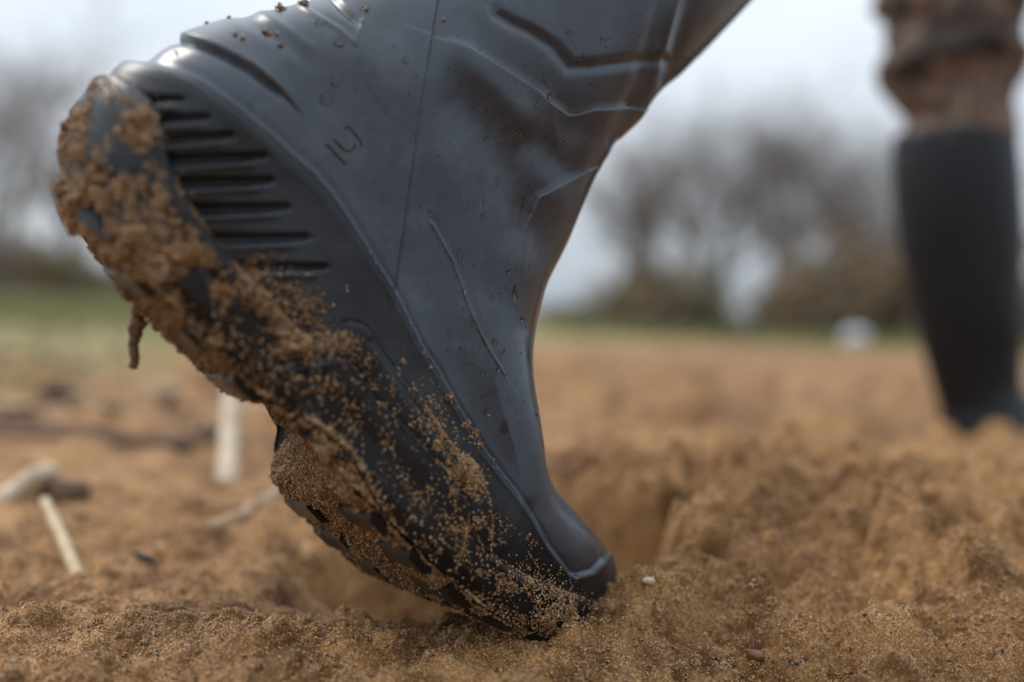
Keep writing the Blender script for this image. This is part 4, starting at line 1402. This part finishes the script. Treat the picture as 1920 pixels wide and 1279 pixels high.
TREES = [bare_tree(7.0, s, sp, tw) for s, sp, tw in ((3, 1.25, 1.0), (8, 1.0, 1.1), (15, 1.35, 1.1), (21, 0.9, 1.0))]
def put_tree(x_, y_, hgt, var, label, rz):
    t = bpy.data.objects.new("bare_tree", None)
    COL.objects.link(t)
    t.location = (x_, y_, float(terrain(x_, y_)) - 0.05)
    t.rotation_euler = (0, 0, rz)
    t.scale = (hgt / 6.4,) * 3
    t["label"], t["category"], t["group"] = label, "tree", "bare trees along the far edge of the field"
    link("trunk", TREES[var][0], MAT_TRUNK, t)
    link("crown", TREES[var][1], MAT_BRANCH, t)
def px_x(u, y_):
    return (u - CX) / FPX * y_
TL = [
    (1130, 27, 4.4, 1, "slender bare tree just right of the boot's instep"), (1185, 29, 6.2, 3, "upright bare tree second to the right of the boot"), (1240, 33, 6.4, 0, "bare tree with fine twigs third to the right of the boot"),
    (1300, 30, 6.6, 1, "bare tree left of the bright gap in the tree line"), (1345, 35, 7.6, 2, "wide bare tree standing over the left side of the bright gap"),
    (1215, 26, 5.0, 2, "small spreading bare tree behind the olive shrub right of the boot"), (1325, 38, 7.4, 3, "upright faint bare tree just left of the bright gap"), (1440, 40, 8.6, 0, "faint bare tree standing in the bright gap"),
    (1555, 38, 8.4, 2, "wide faint bare tree filling the sky left of the whitish object"), (1660, 27, 6.0, 0, "bare tree rising behind the tallest brown shrub"),
    (1490, 28, 6.8, 2, "wide bare tree on the right side of the bright gap"), (1525, 33, 7.0, 0, "bare tree behind the wide one right of the gap"), (1590, 29, 6.4, 3, "bare tree above the whitish object"),
    (1640, 34, 6.9, 1, "bare tree just left of the person's leg"), (1700, 30, 6.0, 2, "bare tree directly behind the person's leg"), (1930, 31, 6.2, 0, "bare tree right of the person's leg"),
    (1990, 29, 6.5, 3, "bare tree beyond the right edge of the picture"),
    (5, 19, 5.6, 1, "dark slender bare tree just inside the left edge of the picture"), (150, 33, 5.2, 3, "small upright bare tree midway between the left edge and the heel"),
    (-25, 24, 6.2, 2, "dark bare tree at the left edge of the picture"), (90, 30, 4.4, 1, "faint small bare tree behind the heel on the left"), (235, 42, 7.6, 0, "faint tall bare tree nearest the heel"), (-120, 28, 6.5, 3, "bare tree past the left edge of the picture")]
for (u_, y_, hg, vr, lab) in TL:
    put_tree(px_x(u_, y_), y_, hg, vr, lab, RNG.uniform(0, 6.28))

def scrub_mesh(seed, dens_=150):
    rg = np.random.default_rng(seed)
    stems, leaves = Soup(), []
    for k in range(dens_):
        a, rr = rg.uniform(0, 2 * np.pi), rg.uniform(0, .55)
        p = np.array([rr * np.cos(a), rr * np.sin(a), 0])
        hh = rg.uniform(.45, 1.0) * (1 - .5 * rr)
        dd = np.array([np.cos(a) * .5 * rr + rg.normal(0, .2), np.sin(a) * .5 * rr + rg.normal(0, .2), 1.0])
        pts = [p, p + dd * hh * .5 + rg.normal(0, .03, 3), p + dd * hh + rg.normal(0, .07, 3)]
        stems.tube(pts, [.012, .008, .003], 3, cap=False)
        for j in range(5):
            c = pts[1] + (pts[2] - pts[1]) * rg.uniform(-.3, 1) + rg.normal(0, .06, 3)
            leaves.append(c + rg.normal(0, .035, (3, 3)))
    lv = np.array(leaves).reshape(-1, 3)
    return stems.mesh("stems"), make_mesh("foliage", lv, None, np.arange(len(lv)).reshape(-1, 3), False)
SCRUB = [scrub_mesh(s) for s in (1, 2, 3)]
SL = [(1165, 26, 1.5, 1), (1210, 25, 1.9, 0), (1262, 26, 2.3, 1), (1310, 27, 1.6, 0), (1360, 26, 0.7, 1), (1420, 27, .55, 1), (1470, 26, 1.6, 0), (1520, 25, 2.5, 0), (1570, 27, 2.9, 0), (1625, 26, 3.2, 0), (1680, 25, 3.2, 0),
      (1735, 27, 2.8, 0), (1885, 26, 2.6, 0), (1950, 27, 2.6, 0), (1090, 28, 0.8, 1), (1040, 28, 0.7, 0),
      (-40, 22, 1.7, 0), (25, 23, 1.5, 0), (85, 24, 1.7, 1), (150, 25, 1.2, 0), (205, 26, 1.0, 1), (265, 27, 0.7, 0)]
SLAB = ["olive shrub below the slender tree right of the boot's instep", "brown shrub at the foot of the upright tree right of the boot", "tall olive shrub between the boot and the bright gap",
        "brown shrub at the left edge of the bright gap", "low olive shrub in the left half of the bright gap", "lowest olive shrub in the middle of the bright gap", "brown shrub at the right edge of the bright gap",
        "brown shrub under the wide tree right of the gap", "tall brown thicket shrub behind the whitish object", "tallest brown shrub just right of the whitish object", "tall brown shrub touching the left edge of the person's leg",
        "brown shrub hidden behind the person's leg", "brown shrub just right of the person's leg", "brown shrub at the right edge of the picture", "small olive shrub hard against the boot's instep", "small brown shrub half hidden behind the boot's ankle",
        "brown shrub cut by the left edge of the picture", "brown shrub second from the left edge below the pale sky", "olive shrub left of the heel under the small tree", "small brown shrub just left of the caked heel",
        "low olive shrub partly hidden by the caked heel", "low brown shrub behind the caked heel"]
for i, (u_, y_, hg, ol) in enumerate(SL):
    x_ = px_x(u_, y_)
    t = bpy.data.objects.new("shrub", None)
    COL.objects.link(t)
    t.location = (x_, y_, float(terrain(x_, y_)) - 0.03)
    t.rotation_euler = (0, 0, RNG.uniform(0, 6.28))
    t.scale = (hg * .85 + .4, hg * .85 + .4, hg)
    t["label"], t["category"], t["group"] = SLAB[i], "shrub", "shrubs at the foot of the trees"
    link("stems", SCRUB[i % 3][0], MAT_BRANCH, t)
    fo = link("foliage", SCRUB[i % 3][1], None, t)
    fo.data = SCRUB[i % 3][1]
    if len(fo.data.materials) == 0:
        fo.data.materials.append(MAT_SCRUB)
    fo.material_slots[0].link = 'OBJECT'
    fo.material_slots[0].material = MAT_SCRUBG if ol else MAT_SCRUB
